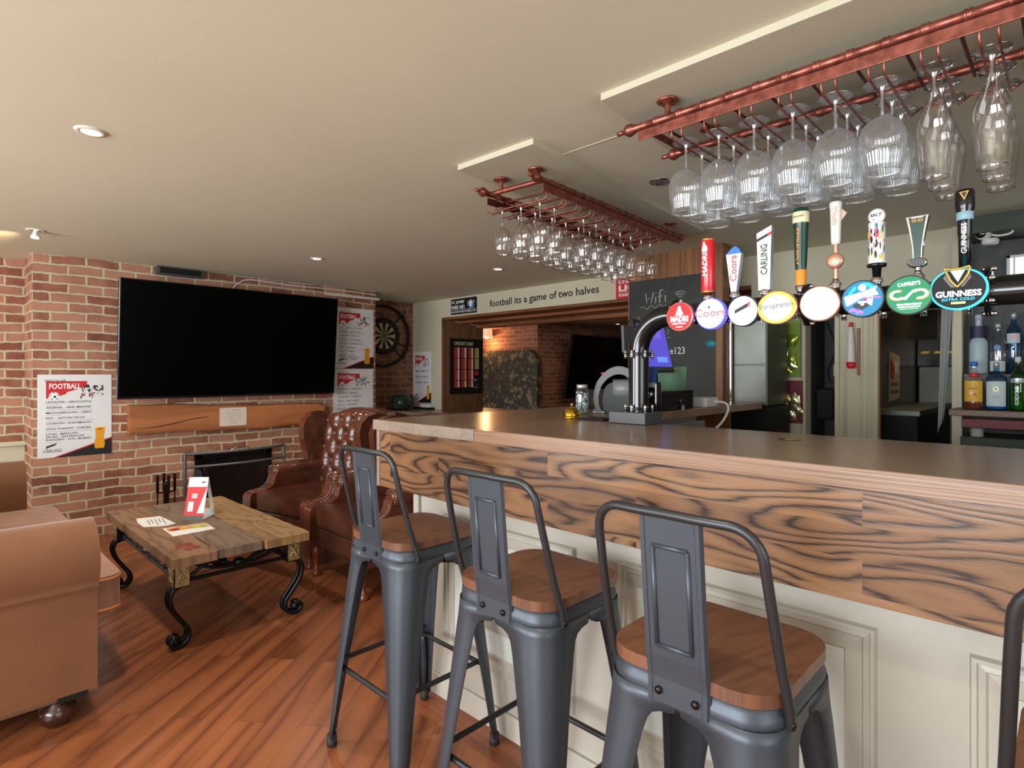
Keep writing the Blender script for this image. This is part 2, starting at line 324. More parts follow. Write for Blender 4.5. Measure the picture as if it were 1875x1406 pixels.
# ------------------------------------------------------------------ mesh building
def frame(o, u, v):
    """plane frame: x runs along u, y along v, z along u x v"""
    u = Vector(u).normalized(); v = Vector(v).normalized(); n = u.cross(v)
    m = Matrix((u, v, n)).transposed().to_4x4(); m.translation = Vector(o)
    return m
TEXT_CACHE = {}
def text_geo(s, bold):
    key = (s, bold)
    if key not in TEXT_CACHE:
        cu = bpy.data.curves.new('t', 'FONT'); cu.body = s; cu.size = 1; cu.offset = bold; cu.resolution_u = 2
        ob = bpy.data.objects.new('t', cu)
        me = ob.to_mesh()
        vs = [v.co.copy() for v in me.vertices]; fs = [tuple(p.vertices) for p in me.polygons]
        ob.to_mesh_clear(); bpy.data.objects.remove(ob); bpy.data.curves.remove(cu)
        TEXT_CACHE[key] = (vs, fs)
    return TEXT_CACHE[key]
class MB:
    def __init__(s):
        s.v = []; s.f = []; s.m = []; s.sm = []; s.mats = []
    def mi(s, m):
        if m not in s.mats: s.mats.append(m)
        return s.mats.index(m)
    def add(s, vs, fs, mat, smooth=False, M=None):
        k = len(s.v)
        s.v += [tuple(M @ Vector(p)) if M is not None else tuple(p) for p in vs]
        i = s.mi(mat)
        for f in fs:
            s.f.append(tuple(a + k for a in f)); s.m.append(i); s.sm.append(smooth)
        return s
    def box(s, x0, x1, y0, y1, z0, z1, mat, M=None):
        vs = [(x, y, z) for z in (z0, z1) for y in (y0, y1) for x in (x0, x1)]
        fs = [(0, 2, 3, 1), (4, 5, 7, 6), (0, 1, 5, 4), (2, 6, 7, 3), (0, 4, 6, 2), (1, 3, 7, 5)]
        return s.add(vs, fs, mat, False, M)
    def prism(s, pts, d0, d1, mat, M=None, smooth=False, side=None):
        """outline in xy, from z=d0 to z=d1"""
        n = len(pts)
        a = sum(pts[i][0] * pts[(i + 1) % n][1] - pts[(i + 1) % n][0] * pts[i][1] for i in range(n))
        if a < 0: pts = pts[::-1]
        vs = [(x, y, d0) for x, y in pts] + [(x, y, d1) for x, y in pts]
        s.add(vs, [tuple(range(n - 1, -1, -1)), tuple(range(n, 2 * n))], mat, False, M)
        s.add(vs, [(i, (i + 1) % n, n + (i + 1) % n, n + i) for i in range(n)], side or mat, smooth, M)
        return s
    def poly(s, pts, z, mat, M=None):
        n = len(pts)
        a = sum(pts[i][0] * pts[(i + 1) % n][1] - pts[(i + 1) % n][0] * pts[i][1] for i in range(n))
        if a < 0: pts = pts[::-1]
        return s.add([(x, y, z) for x, y in pts], [tuple(range(n))], mat, False, M)
    def rect(s, x0, x1, y0, y1, z, mat, M=None):
        return s.poly([(x0, y0), (x1, y0), (x1, y1), (x0, y1)], z, mat, M)
    def disc(s, cx, cy, r, z, mat, M=None, n=24, ry=None):
        return s.poly([(cx + r * math.cos(2 * PI * i / n), cy + (ry or r) * math.sin(2 * PI * i / n)) for i in range(n)], z, mat, M)
    def ring(s, cx, cy, r0, r1, z, mat, M=None, n=32, a0=0, a1=360, ry=1.0):
        full = abs(a1 - a0) >= 360; k = n if full else n + 1
        vs = []
        for i in range(k):
            a = R(a0 + (a1 - a0) * i / n)
            for r in (r0, r1): vs.append((cx + r * math.cos(a), cy + r * ry * math.sin(a), z))
        return s.add(vs, [(2 * i, 2 * i + 1, 2 * ((i + 1) % k) + 1, 2 * ((i + 1) % k)) for i in range(n)], mat, False, M)
    def lathe(s, prof, n, mat, M=None, smooth=True, a0=0, a1=360):
        """profile of (r, z), closed at r=0"""
        k = len(prof); vs = []; full = abs(a1 - a0) >= 360; cols = n if full else n + 1
        for i in range(cols):
            a = R(a0 + (a1 - a0) * i / n); c, q = math.cos(a), math.sin(a)
            for r, z in prof: vs.append((r * c, r * q, z))
        fs = []
        for i in range(n):
            j = (i + 1) % cols
            for t in range(k - 1):
                p = [i * k + t, j * k + t, j * k + t + 1, i * k + t + 1]
                if prof[t][0] < 1e-6: p = [p[0], p[2], p[3]]
                elif prof[t + 1][0] < 1e-6: p = [p[0], p[1], p[2]]
                fs.append(tuple(p))
        return s.add(vs, fs, mat, smooth, M)
    def tube(s, pts, r, mat, n=10, M=None, closed=False, caps=True, smooth=True, flat=None):
        P = [Vector(p) for p in pts]; k = len(P); vs = []
        rs = r if isinstance(r, (list, tuple)) else [r] * k
        up = None
        for i in range(k):
            if closed: t = (P[(i + 1) % k] - P[i - 1]).normalized()
            else: t = (P[min(i + 1, k - 1)] - P[max(i - 1, 0)]).normalized()
            if up is None:
                up = Vector((0, 0, 1)) if abs(t.z) < 0.9 else Vector((1, 0, 0))
            a = t.cross(up)
            if a.length < 1e-5: a = t.cross(Vector((0.3, 0.9, 0.1)))
            a.normalize(); b = a.cross(t).normalized(); up = b
            for j in range(n):
                w = 2 * PI * j / n
                vs.append(tuple(P[i] + a * math.cos(w) * rs[i] + b * math.sin(w) * rs[i] * (flat or 1)))
        fs = []
        for i in range(k if closed else k - 1):
            q = (i + 1) % k
            for j in range(n):
                fs.append((i * n + j, q * n + j, q * n + (j + 1) % n, i * n + (j + 1) % n)[::-1])
        s.add(vs, fs, mat, smooth, M)
        if caps and not closed:
            s.add(vs[:n], [tuple(range(n))], mat, False, M)
            s.add(vs[-n:], [tuple(range(n - 1, -1, -1))], mat, False, M)
        return s
    def grid(s, fn, nu, nv, mat, M=None, smooth=True, flip=False, wrap=False):
        vs = [fn(i / nu, j / nv) for i in range(nu + (0 if wrap else 1)) for j in range(nv + 1)]
        fs = []
        for i in range(nu):
            q = (i + 1) % nu if wrap else i + 1
            for j in range(nv):
                f = (i * (nv + 1) + j, q * (nv + 1) + j, q * (nv + 1) + j + 1, i * (nv + 1) + j + 1)
                fs.append(f[::-1] if flip else f)
        return s.add(vs, fs, mat, smooth, M)
    def ball(s, c, r, mat, n=12, sz=1.0, M=None):
        prof = [(r * math.sin(PI * i / n), -r * sz * math.cos(PI * i / n)) for i in range(n + 1)]
        prof[0] = (0, prof[0][1]); prof[-1] = (0, prof[-1][1])
        T = Matrix.Translation(Vector(c))
        return s.lathe(prof, n + 4, mat, (M @ T) if M is not None else T)
    def text(s, body, x, y, w, h, z, mat, M=None, bold=0.0, align='l', rot=0, cap=None):
        """text fitted into a w x h box whose lower left corner is (x, y)"""
        vs, fs = text_geo(body, bold)
        if not vs: return s
        x0 = min(p.x for p in vs); x1 = max(p.x for p in vs); y0 = min(p.y for p in vs); y1 = max(p.y for p in vs)
        if cap: y0, y1 = 0, 0.72
        sx = w / (x1 - x0); sy = h / (y1 - y0)
        c, q = math.cos(R(rot)), math.sin(R(rot)); out = []
        for p in vs:
            a = (p.x - x0) * sx; b = (p.y - y0) * sy
            out.append((x + a * c - b * q, y + a * q + b * c, z))
        return s.add(out, fs, mat, False, M)
    def build(s, name, parent=None, loc=(0, 0, 0), bevel=None, subsurf=0, solid=None, world=False, merge=False, seg=2, label=None, angle=40):
        me = bpy.data.meshes.new(name)
        me.from_pydata(s.v, [], s.f)
        for m in s.mats: me.materials.append(m)
        me.polygons.foreach_set('material_index', s.m); me.polygons.foreach_set('use_smooth', s.sm)
        if merge:
            bm = bmesh.new(); bm.from_mesh(me); bmesh.ops.remove_doubles(bm, verts=bm.verts, dist=0.0002)
            bmesh.ops.recalc_face_normals(bm, faces=bm.faces); bm.to_mesh(me); bm.free()
        me.update()
        o = bpy.data.objects.new(name, me); COL.objects.link(o)
        o.location = loc
        if parent:
            o.parent = parent
            if world: o.location = -parent.location if parent.parent is None else (0, 0, 0)
        if solid:
            q = o.modifiers.new('solid', 'SOLIDIFY'); q.thickness = solid; q.offset = -1
        if bevel:
            q = o.modifiers.new('bevel', 'BEVEL'); q.width = bevel; q.segments = seg; q.limit_method = 'ANGLE'; q.angle_limit = R(angle)
            q.harden_normals = False
        if subsurf:
            q = o.modifiers.new('sub', 'SUBSURF'); q.levels = subsurf; q.render_levels = subsurf
        if label: o['label'] = label
        return o
def tag(o, label=None, cat=None, group=None, kind=None):
    for k, v in (('label', label), ('category', cat), ('group', group), ('kind', kind)):
        if v: o[k] = v
    return o
def thing(name, label, cat, loc=(0, 0, 0), rz=0, group=None):
    o = bpy.data.objects.new(name, None); COL.objects.link(o)
    o.empty_display_size = 0.05
    o.location = loc; o.rotation_euler = (0, 0, rz)
    return tag(o, label, cat, group)
def copy_tree(o, parent=None):
    c = o.copy(); COL.objects.link(c)
    if parent is not None: c.parent = parent
    for ch in list(o.children): copy_tree(ch, c)
    return c
def structure(mb, name, **k):
    o = mb.build(name, **k); o['kind'] = 'structure'
    return o
def rrect(w, h, r, n=4, cx=0, cy=0):
    pts = []
    for sx, sy, a in ((1, 1, 0), (-1, 1, 90), (-1, -1, 180), (1, -1, 270)):
        for i in range(n + 1):
            t = R(a + 90 * i / n)
            pts.append((cx + sx * (w / 2 - r) + r * math.cos(t), cy + sy * (h / 2 - r) + r * math.sin(t)))
    return pts
def smooth_path(pts, n=6, closed=False):
    """Catmull-Rom through the points"""
    P = [Vector(p) for p in pts]; out = []; k = len(P)
    rng = range(k if closed else k - 1)
    for i in rng:
        if closed: a, b, c, d = P[(i - 1) % k], P[i], P[(i + 1) % k], P[(i + 2) % k]
        else: a, b, c, d = P[max(i - 1, 0)], P[i], P[i + 1], P[min(i + 2, k - 1)]
        for j in range(n):
            t = j / n
            out.append(0.5 * ((2 * b) + (c - a) * t + (2 * a - 5 * b + 4 * c - d) * t * t + (3 * b - a - 3 * c + d) * t ** 3))
    if not closed: out.append(P[-1])
    return out
# ================================================================== THE ROOM
H = 2.20
structure(MB().box(-6.3, 2.75, -2.75, 4.6, -0.06, 0, M_floor), 'floor')
structure(MB().box(-2.05, 2.7, 1.335, 1.462, 0.0003, 0.0012, M_floor_edge), 'floor_border')
structure(MB().box(-6.3, 2.75, -2.75, 5.2, H, H + 0.08, M_ceiling), 'ceiling')
# fireplace side: recess wall, chimney breast, dart recess
structure(MB().box(-6.15, -6.05, -2.75, 0.6, 0.74, H, M_brick_y), 'wall_left')
w = MB().box(-6.15, -6.02, -2.75, 0.6, 0, 0.72, M_cream)
for i in range(7):
    y = -2.7 + i * 0.47
    w.box(-6.02, -6.01, y, y + 0.07, 0.1, 0.68, M_cream)
structure(w.box(-6.02, -5.985, -2.75, 0.6, 0.72, 0.755, M_cream).box(-6.02, -6.0, -2.75, 0.6, 0, 0.1, M_cream), 'trim_1', bevel=0.004)
fy0, fy1, fz = 1.72, 2.36, 0.56
w = MB().box(-6.16, -5.6, 0.6, fy0, 0, H, M_brick_y).box(-6.16, -5.6, fy1, 3.56, 0, H, M_brick_y)
w.box(-6.16, -5.6, fy0, fy1, fz, H, M_brick_y).box(-6.16, -6.1, fy0, fy1, 0, fz, M_blackmatt)
structure(w, 'wall_chimney')
structure(MB().box(-6.02, -5.6015, 0.594, 0.6, 0, H, M_brick_x), 'wall_chimney_side')
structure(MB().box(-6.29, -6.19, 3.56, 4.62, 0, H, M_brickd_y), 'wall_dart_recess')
# cream wall with the long opening into the back room (opening x -5.6 .. -2.2)
OX0, OX1, OZ0, OZ1 = -5.6, -1.80, 0.84, 1.975
w = MB().box(-6.2, OX0, 4.5, 5.18, 0, H, M_cream)
w.box(OX0, OX1, 4.5, 5.18, 0, OZ0 - 0.03, M_cream).box(OX0, OX1, 4.5, 5.18, OZ1, H, M_cream)
w.box(OX1, -1.06, 4.5, 5.18, 0, H, M_cream)
w.box(-1.06, -0.555, 4.5, 4.62, 1.73, H, M_cream)
w.box(-0.555, -0.50, 4.5, 4.62, 0, H, M_cream)
structure(w, 'wall_back')
structure(MB().box(OX0, OX0 + 0.02, 4.502, 5.18, OZ0, OZ1, M_panelwood_y), 'wall_reveal')
w = MB().box(OX0 + 0.02, OX1, 4.503, 5.17, OZ1 - 0.03, OZ1 - 0.001, M_lintel).box(OX0 + 0.02, OX1, 4.75, 4.86, OZ1 - 0.06, OZ1 - 0.03, M_lintel)
structure(w.box(OX0 + 0.02, OX1, 5.06, 5.17, OZ1 - 0.10, OZ1 - 0.03, M_lintel), 'trim_2', bevel=0.004)
structure(MB().box(-6.19, OX1, 4.02, 4.5, OZ0 - 0.03, OZ0, M_top_x).box(OX0, OX1, 4.5, 5.2, OZ0 - 0.03, OZ0, M_top_x)
          .box(-6.19, -3.0, 4.40, 4.5, 0, OZ0 - 0.03, M_cream), 'trim_3')
# walls behind the camera, with their windows
def wall_with_windows(name, wins, M, L0, L1):
    w = MB(); xs = [L0]
    for a, b in wins: xs += [a, b]
    xs.append(L1)
    for i in range(0, len(xs), 2): w.box(xs[i], xs[i + 1], 0, 0.12, 0, H, M_cream, M)
    for a, b in wins:
        w.box(a, b, 0, 0.12, 0, 0.6, M_cream, M); w.box(a, b, 0, 0.12, 2.0, H, M_cream, M)
    structure(w, name)
k = 1
Mf = Matrix.Translation((0, -2.75, 0)) @ Matrix.Scale(-1, 4, (0, 1, 0))
Mr = frame((2.75, 0, 0), (0, 1, 0), (-1, 0, 0)) @ Matrix.Scale(-1, 4, (0, 1, 0))
Mr = Matrix(((0, 1, 0, 2.75), (1, 0, 0, 0), (0, 0, 1, 0), (0, 0, 0, 1)))
wall_with_windows('wall_front', [(-4.5, -2.7), (-1.9, 0.7)], Mf, -6.3, 2.75)
wall_with_windows('wall_right', [(-1.1, 1.5)], Mr, -2.75, 4.6)
for a, b, M in ((-4.5, -2.7, Mf), (-1.9, 0.7, Mf), (-1.1, 1.5, Mr)):
    w = MB()
    for x in (a, (a + b) / 2 - 0.03, b - 0.06): w.box(x, x + 0.06, 0.02, 0.09, 0.6, 2.0, M_trimw, M)
    for z in (0.6, 1.27, 1.94): w.box(a, b, 0.02, 0.09, z, z + 0.06, M_trimw, M)
    structure(w, 'window_%d' % k); k += 1
# ceiling seam strips (boarded-over joints)
structure(MB().box(-1.62, 2.6, 1.86, 1.868, H - 0.0015, H + 0.002, M_ceiling), 'trim_4')

# ---- back room seen through the opening
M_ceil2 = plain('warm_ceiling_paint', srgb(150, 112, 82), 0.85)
structure(MB().box(-8.6, 0.3, 5.18, 11.2, -0.06, 0, M_floor), 'floor_back_room')
structure(MB().box(-8.6, 0.3, 5.2, 11.2, H, H + 0.06, M_ceil2), 'ceiling_back_room')
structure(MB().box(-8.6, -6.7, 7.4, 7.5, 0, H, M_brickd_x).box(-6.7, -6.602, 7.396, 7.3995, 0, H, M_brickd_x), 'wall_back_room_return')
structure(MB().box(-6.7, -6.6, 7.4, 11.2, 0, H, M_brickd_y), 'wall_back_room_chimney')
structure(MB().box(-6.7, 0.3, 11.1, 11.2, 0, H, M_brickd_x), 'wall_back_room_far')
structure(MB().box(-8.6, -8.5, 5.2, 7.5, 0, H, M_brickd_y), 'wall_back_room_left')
structure(MB().box(-1.80, -1.70, 5.18, 11.1, 0, H, M_cream), 'wall_back_room_right')

# ================================================================== CEILING LIGHTS
def downlight(x, y, label, lit=True, gimbal=False, z=H):
    t = thing('downlight', label, 'ceiling light', (x, y, z), group='recessed ceiling downlights')
    MB().lathe([(0.030, -0.002), (0.034, -0.006), (0.046, -0.006), (0.052, 0.0), (0.052, 0.002)], 28,
               M_trimw if lit else M_chrome).build('trim_ring', t)
    if gimbal:
        MB().lathe([(0.012, 0), (0.014, -0.02), (0.026, -0.045), (0.026, -0.05)], 20, M_trimw, Matrix.Rotation(R(25), 4, 'Y')).build('lamp_housing', t)
        MB().lathe([(0, -0.0485), (0.025, -0.0485)], 20, M_lamp, Matrix.Rotation(R(25), 4, 'Y')).build('bulb', t)
    else:
        MB().lathe([(0, -0.003), (0.034, -0.003)], 24, M_lamp if lit else M_chrome).build('bulb', t)
    return t
downlight(-2.64, 0.45, 'lit round downlight in white ring, largest on the ceiling at left')
downlight(-4.72, 0.52, 'lit white gimbal downlight hanging tilted near the left brick recess', gimbal=True)
downlight(-4.30, 2.20, 'lit downlight above the wall-mounted television')
downlight(-3.60, 3.52, 'lit downlight left of the far wine glass rack, near the cream wall')
downlight(-1.41, 2.45, 'unlit chrome downlight between the two copper glass racks', lit=False)
downlight(-6.05, 9.0, 'lit downlight on the back room ceiling seen through the opening')
spot('downlight_beam', (-4.78, 0.50, 2.12), 12, (1, .74, .42), 70, .8, (-6.05, -.35, 2.0))
spot('downlight_beam', (-6.0, 9.0, 2.15), 10, WARM, 140, 1)

# ================================================================== BAR
BT = 1.10   # top of the bar
t = thing('bar_worktop', 'long dark wood bar top with deep striped ash fascia', 'bar counter', (-0.6, 1.34, BT))
MB().box(-1.487, 2.6, 1.34, 1.98, BT - 0.042, BT, M_top_x).build('main_slab', t, world=True, bevel=0.003)
# the edge strip shows straight grain
MB().box(-1.486, 2.6, 1.338, 1.3395, BT - 0.041, BT - 0.002, M_ash_edge).build('edge_strip', t, world=True)
MB().box(-2.125, -1.488, 1.34, 3.9, BT - 0.042, BT, M_top_y).build('return_slab', t, world=True, bevel=0.003)
MB().box(-2.123, -1.489, 1.338, 1.3395, BT - 0.041, BT - 0.002, M_endgrain).build('end_grain_edge', t, world=True)
MB().box(-2.09, 2.6, 1.352, 1.374, 0.822, BT - 0.042, M_ash).build('fascia', t, world=True, bevel=0.002, label='striped ash fascia board with wavy brown grain')
MB().box(-2.112, -2.09, 1.348, 3.88, 0.822, BT - 0.042, M_endgrain).build('end_fascia', t, world=True, bevel=0.002)

t = thing('bar_cabinet', 'stone coloured panelled bar front with moulded frames and skirting', 'bar front', (-0.6, 1.47, 0))
MB().box(-2.0, 2.6, 1.47, 1.55, 0.0, BT - 0.043, M_barpaint).box(-2.0, -1.93, 1.55, 3.85, 0, BT - 0.043, M_barpaint).build('carcass', t, world=True)
MB().box(-1.93, 2.6, 1.456, 1.47, 0.0, 0.085, M_barpaint).build('skirting_board', t, world=True, bevel=0.004)
MB().box(-2.0, -1.965, 1.455, 1.47, 0.05, BT - 0.05, M_barpaint).build('corner_batten', t, world=True, bevel=0.003)
def bar_panel(x0, x1):
    z0, z1 = 0.20, 0.735
    m = MB()
    def ringbox(a, d0, d1, off0, off1, mat):
        # sloped picture-frame band from inset d0 (at depth off0) to inset d1 (depth off1)
        o = [(x0 + d0, z0 + d0), (x1 - d0, z0 + d0), (x1 - d0, z1 - d0), (x0 + d0, z1 - d0)]
        i = [(x0 + d1, z0 + d1), (x1 - d1, z0 + d1), (x1 - d1, z1 - d1), (x0 + d1, z1 - d1)]
        vs = [(x, 1.47 - off0, z) for x, z in o] + [(x, 1.47 - off1, z) for x, z in i]
        m.add(vs, [(k, (k + 1) % 4, 4 + (k + 1) % 4, 4 + k) for k in range(4)], mat)
    for d0, d1, a, b in ((0, 0.004, 0.0, 0.013), (0.004, 0.012, 0.013, 0.013), (0.012, 0.015, 0.013, 0.006), (0.015, 0.026, 0.006, 0.009),
                         (0.026, 0.030, 0.009, 0.002), (0.030, 0.062, 0.002, 0.006), (0.062, 0.066, 0.006, 0.002)):
        ringbox(0, d0, d1, a, b, M_barpaint)
    ringbox(0, 0.066, 0.15, 0.002, 0.002, M_barpale)
    ringbox(0, 0.15, 0.152, 0.002, 0.008, M_barpaint)
    ringbox(0, 0.152, 0.175, 0.008, 0.014, M_barpaint)
    m.add([(x0 + .175, 1.456, z0 + .175), (x1 - .175, 1.456, z0 + .175), (x1 - .175, 1.456, z1 - .175), (x0 + .175, 1.456, z1 - .175)], [(0, 1, 2, 3)], M_barpaint)
    m.build('moulded_panel', t, world=True)
for x0, x1 in ((-1.81, -1.148), (-0.985, -0.312), (-0.153, 0.51), (0.67, 1.34), (1.5, 2.17)):
    bar_panel(x0, x1)

# ================================================================== BAR STOOLS
def make_stool():
    t = thing('bar_stool', 'x', 'bar stool', (0, 0, 0), group='metal bar stools along the bar')
    m = MB(); m.prism(rrect(0.335, 0.335, 0.075, 6), 0.736, 0.760, M_seatwood, smooth=True)
    m.build('seat', t, bevel=0.006, seg=3)
    # pressed apron
    m = MB(); o = rrect(0.325, 0.325, 0.07, 6); n = len(o)
    lv = [(1.0, 0.736), (1.0, 0.722), (1.03, 0.716), (1.03, 0.682)]
    vs = [(x * k, y * k, z) for k, z in lv for x, y in o]
    m.add(vs, [(a * n + i, a * n + (i + 1) % n, (a + 1) * n + (i + 1) % n, (a + 1) * n + i)[::-1] for a in range(3) for i in range(n)], M_gun, True)
    m.build('apron', t, solid=0.003)
    for sx, sy in ((1, 1), (-1, 1), (-1, -1), (1, -1)):
        m = MB(); prof = [(0.700, 0.166, 0.166), (0.677, 0.1672, 0.160), (0.672, 0.1675, 0.134), (0.664, 0.168, 0.117), (0.650, 0.169, 0.108), (0.62, 0.172, 0.101), (0.50, 0.180, 0.083),
                          (0.30, 0.194, 0.060), (0.12, 0.206, 0.042), (0.03, 0.212, 0.032)]
        k = 0; rows = []
        for z, c, a in prof:
            r = min(0.062, a * 0.62); row = [(c - a, c)]
            for i in range(7):
                w = R(90 - 15 * i); row.append((c - r + r * math.cos(w), c - r + r * math.sin(w)))
            row.append((c, c - a)); rows.append([(sx * x, sy * y, z) for x, y in row])
        q = len(rows[0]); vs = [p for row in rows for p in row]; fs = []
        for i in range(len(rows) - 1):
            for j in range(q - 1):
                f = (i * q + j, i * q + j + 1, (i + 1) * q + j + 1, (i + 1) * q + j)
                fs.append(f if sx * sy < 0 else f[::-1])
        m.add(vs, fs, M_gun, True)
        # pressed groove on the lower half
        m.tube([(sx * 0.171, sy * 0.171, 0.27), (sx * 0.181, sy * 0.181, 0.24), (sx * 0.188, sy * 0.188, 0.15), (sx * 0.194, sy * 0.194, 0.06)], [0.002, 0.008, 0.009, 0.006], M_gun, 8)
        lg = m.build('leg', t, solid=0.003)
        MB().lathe([(0, 0), (0.016, 0), (0.018, 0.006), (0.016, 0.04), (0, 0.04)], 14, M_rubber, Matrix.Translation((sx * 0.200, sy * 0.200, 0))).build('foot_cap', lg)
    f = 0.176
    for a, b, z in (((-f, -f), (f, -f), 0.275), ((-f, f), (f, f), 0.275), ((-f, -f), (-f, f), 0.30), ((f, -f), (f, f), 0.30)):
        MB().tube([(a[0], a[1], z), (a[0] * 0.84 + b[0] * 0.16, a[1] * 0.84 + b[1] * 0.16, z), (a[0] * 0.16 + b[0] * 0.84, a[1] * 0.16 + b[1] * 0.84, z), (b[0], b[1], z)],
                  0.0085, M_gun_dark, 10).build('footrest_bar', t)
    m = MB()
    for s in (1, -1):
        m.tube([(-0.145, -0.145 * s, 0.640), (0.145, 0.145 * s, 0.640)], 0.006, M_gun_dark, 8)
    for sx, sy in ((1, 1), (-1, 1), (-1, -1), (1, -1)):
        m.box(-0.014, 0.014, -0.02, 0.02, -0.008, 0.008, M_gun_dark, Matrix.Translation((sx * 0.118, sy * 0.118, 0.640)) @ Matrix.Rotation(R(45 * sx * sy + 90), 4, 'Z'))
    m.build('under_brace', t)
    # back hoop
    side = [(0.172, -0.105, 0.700), (0.174, -0.112, 0.735), (0.170, -0.135, 0.80), (0.164, -0.168, 0.92), (0.160, -0.185, 0.99)]
    pts = list(side)
    cx, r = 0.160, 0.055
    for i in range(1, 7):
        a = R(15 * i); pts.append((cx - r + r * math.cos(a), -0.185 - 0.015 * i / 6, 0.99 + r * math.sin(a)))
    top = [(0.05, -0.206, 1.046), (0, -0.207, 1.047)]
    half = pts + top
    loop = half + [(-x, y, z) for x, y, z in half[-2::-1]]
    MB().tube(loop, 0.0088, M_gun_dark, 12).build('back_hoop', t)
    # splat with pressed edges and embossed field
    m = MB(); W = 0.062; zs = [0.690, 0.735, 0.75, 0.78, 0.90, 1.042]; ys = [-0.171, -0.171, -0.173, -0.178, -0.19, -0.203]
    xs = [(-W, 0.006), (-W + 0.004, -0.002), (-W + 0.012, -0.002), (-W + 0.014, 0.0), (W - 0.014, 0.0), (W - 0.012, -0.002), (W - 0.004, -0.002), (W, 0.006)]
    vs = [(x, y + d, z) for z, y in zip(zs, ys) for x, d in xs]; n = len(xs)
    m.add(vs, [(i * n + j, i * n + j + 1, (i + 1) * n + j + 1, (i + 1) * n + j) for i in range(5) for j in range(n - 1)], M_gun, False)
    for (xa, za), (xb, zb) in (((-.034, 0.80), (.034, 0.80)), ((.034, 0.80), (.034, 0.985)), ((.034, 0.985), (-.034, 0.985)), ((-.034, 0.985), (-.034, 0.80))):
        yy = lambda z: -0.178 + (z - 0.78) * (-0.025 / 0.262) - 0.0005
        m.tube([(xa, yy(za), za), (xb, yy(zb), zb)], 0.0024, M_gun, 8, flat=0.8)
    sp = m.build('splat', t, solid=0.0025)
    for x in (-0.036, 0.036):
        MB().lathe([(0.0075, 0), (0.0075, 0.002), (0.004, 0.0045), (0, 0.005)], 12, M_bolt, frame((x, -0.1735, 0.712), (1, 0, 0), (0, 0, 1))).build('bolt', t)
    for s in (1, -1):
        MB().lathe([(0.0075, 0), (0.0075, 0.003), (0, 0.005)], 12, M_bolt, frame((s * 0.178, -0.107, 0.708), (0, s, 0), (0, 0, 1))).build('bolt', t)
    return t
stools = [(-1.655, 1.205, 0.0, 'metal bar stool with wooden seat, farthest from the camera at the bar end'),
          (-1.035, 1.165, 0.0, 'metal bar stool with wooden seat, middle of the three fully seen'),
          (-0.515, 1.125, 0.0, 'metal bar stool with wooden seat, nearest one seen almost whole'),
          (0.105, 1.13, 0.0, 'bar stool cut off by the right edge, only its back hoop seen')]
proto = make_stool()
for i, (x, y, a, lb) in enumerate(stools):
    s_ = proto if i == 0 else copy_tree(proto)
    s_.location = (x, y, 0); s_.rotation_euler = (0, 0, a); s_['label'] = lb
# ================================================================== TELEVISION AND CHIMNEY WALL
t = thing('television', 'large black flat screen television mounted above the wooden mantel', 'television', (-5.40, 2.02, 1.085))
Mt = Matrix.Translation((-5.40, 2.02, 1.085)) @ Matrix.Rotation(R(5), 4, 'Y') @ Matrix.Translation((5.40, -2.02, -1.085))
MB().box(-5.44, -5.40, 1.09, 2.95, 1.085, 2.045, M_black, Mt).build('casing', t, world=True, bevel=0.006)
MB().box(-5.402, -5.396, 1.102, 2.938, 1.105, 2.035, M_screen, Mt).build('screen', t, world=True)
MB().box(-5.56, -5.44, 1.7, 2.4, 1.35, 1.85, M_blackmatt).box(-5.579, -5.56, 1.6, 2.5, 1.3, 1.9, M_blackmatt).build('wall_bracket', t, world=True, bevel=0.006)
tag(MB().box(-5.598, -5.52, 1.40, 1.76, 2.13, 2.198, M_greyd).box(-5.52, -5.515, 1.42, 1.74, 2.14, 2.19, M_blackmatt).build('cable_box', bevel=0.003),
    'dark grey flat box at the ceiling above the television', 'junction box')
tag(MB().tube(smooth_path([(-5.585, 2.02, 2.06), (-5.58, 2.08, 2.13), (-5.575, 2.2, 2.175), (-5.58, 2.6, 2.165), (-5.585, 3.0, 2.172), (-5.585, 3.40, 2.168), (-5.585, 3.56, 2.16)], 6), 0.006, M_white, 8).build('cable'),
    'white cable running under the ceiling above the television', 'cable')
tag(MB().box(-5.598, -5.575, 2.95, 3.60, 2.105, 2.13, M_trimw).build('cable_trunking', bevel=0.003), 'white plastic trunking bar at upper right of the television', 'cable trunking')

# mantel beam
t = thing('mantel_beam', 'warm orange oak beam fixed to the bricks below the television', 'mantel', (-5.55, 2.05, 0.78))
m = MB(); N = 24
def mant(y):
    k = (y - 1.2) / 1.70
    e = 0.012 * math.sin(y * 5.1) + 0.006 * math.sin(y * 13)
    zt = 1.035 - 0.05 * k + 0.4 * e; zb = 0.785 - 0.012 * k + 0.5 * e
    if k < 0.08: zb += 0.0; zt -= 0.0
    if k > 0.985: zt -= 0.02
    return zt, zb
ys = [1.2 + 1.70 * i / N for i in range(N + 1)]
vs = []
for y in ys:
    zt, zb = mant(y); vs += [(-5.599, y, zb), (-5.505, y, zb + 0.008), (-5.497, y, zb + 0.03), (-5.497, y, zt - 0.03), (-5.505, y, zt - 0.008), (-5.599, y, zt)]
fs = [(6 * i + j, 6 * i + (j + 1) % 6, 6 * i + 6 + (j + 1) % 6, 6 * i + 6 + j)[::-1] for i in range(N) for j in range(6)]
fs += [tuple(range(6)), tuple(range(6 * N + 5, 6 * N - 1, -1))]
m.add(vs, fs, M_mantel)
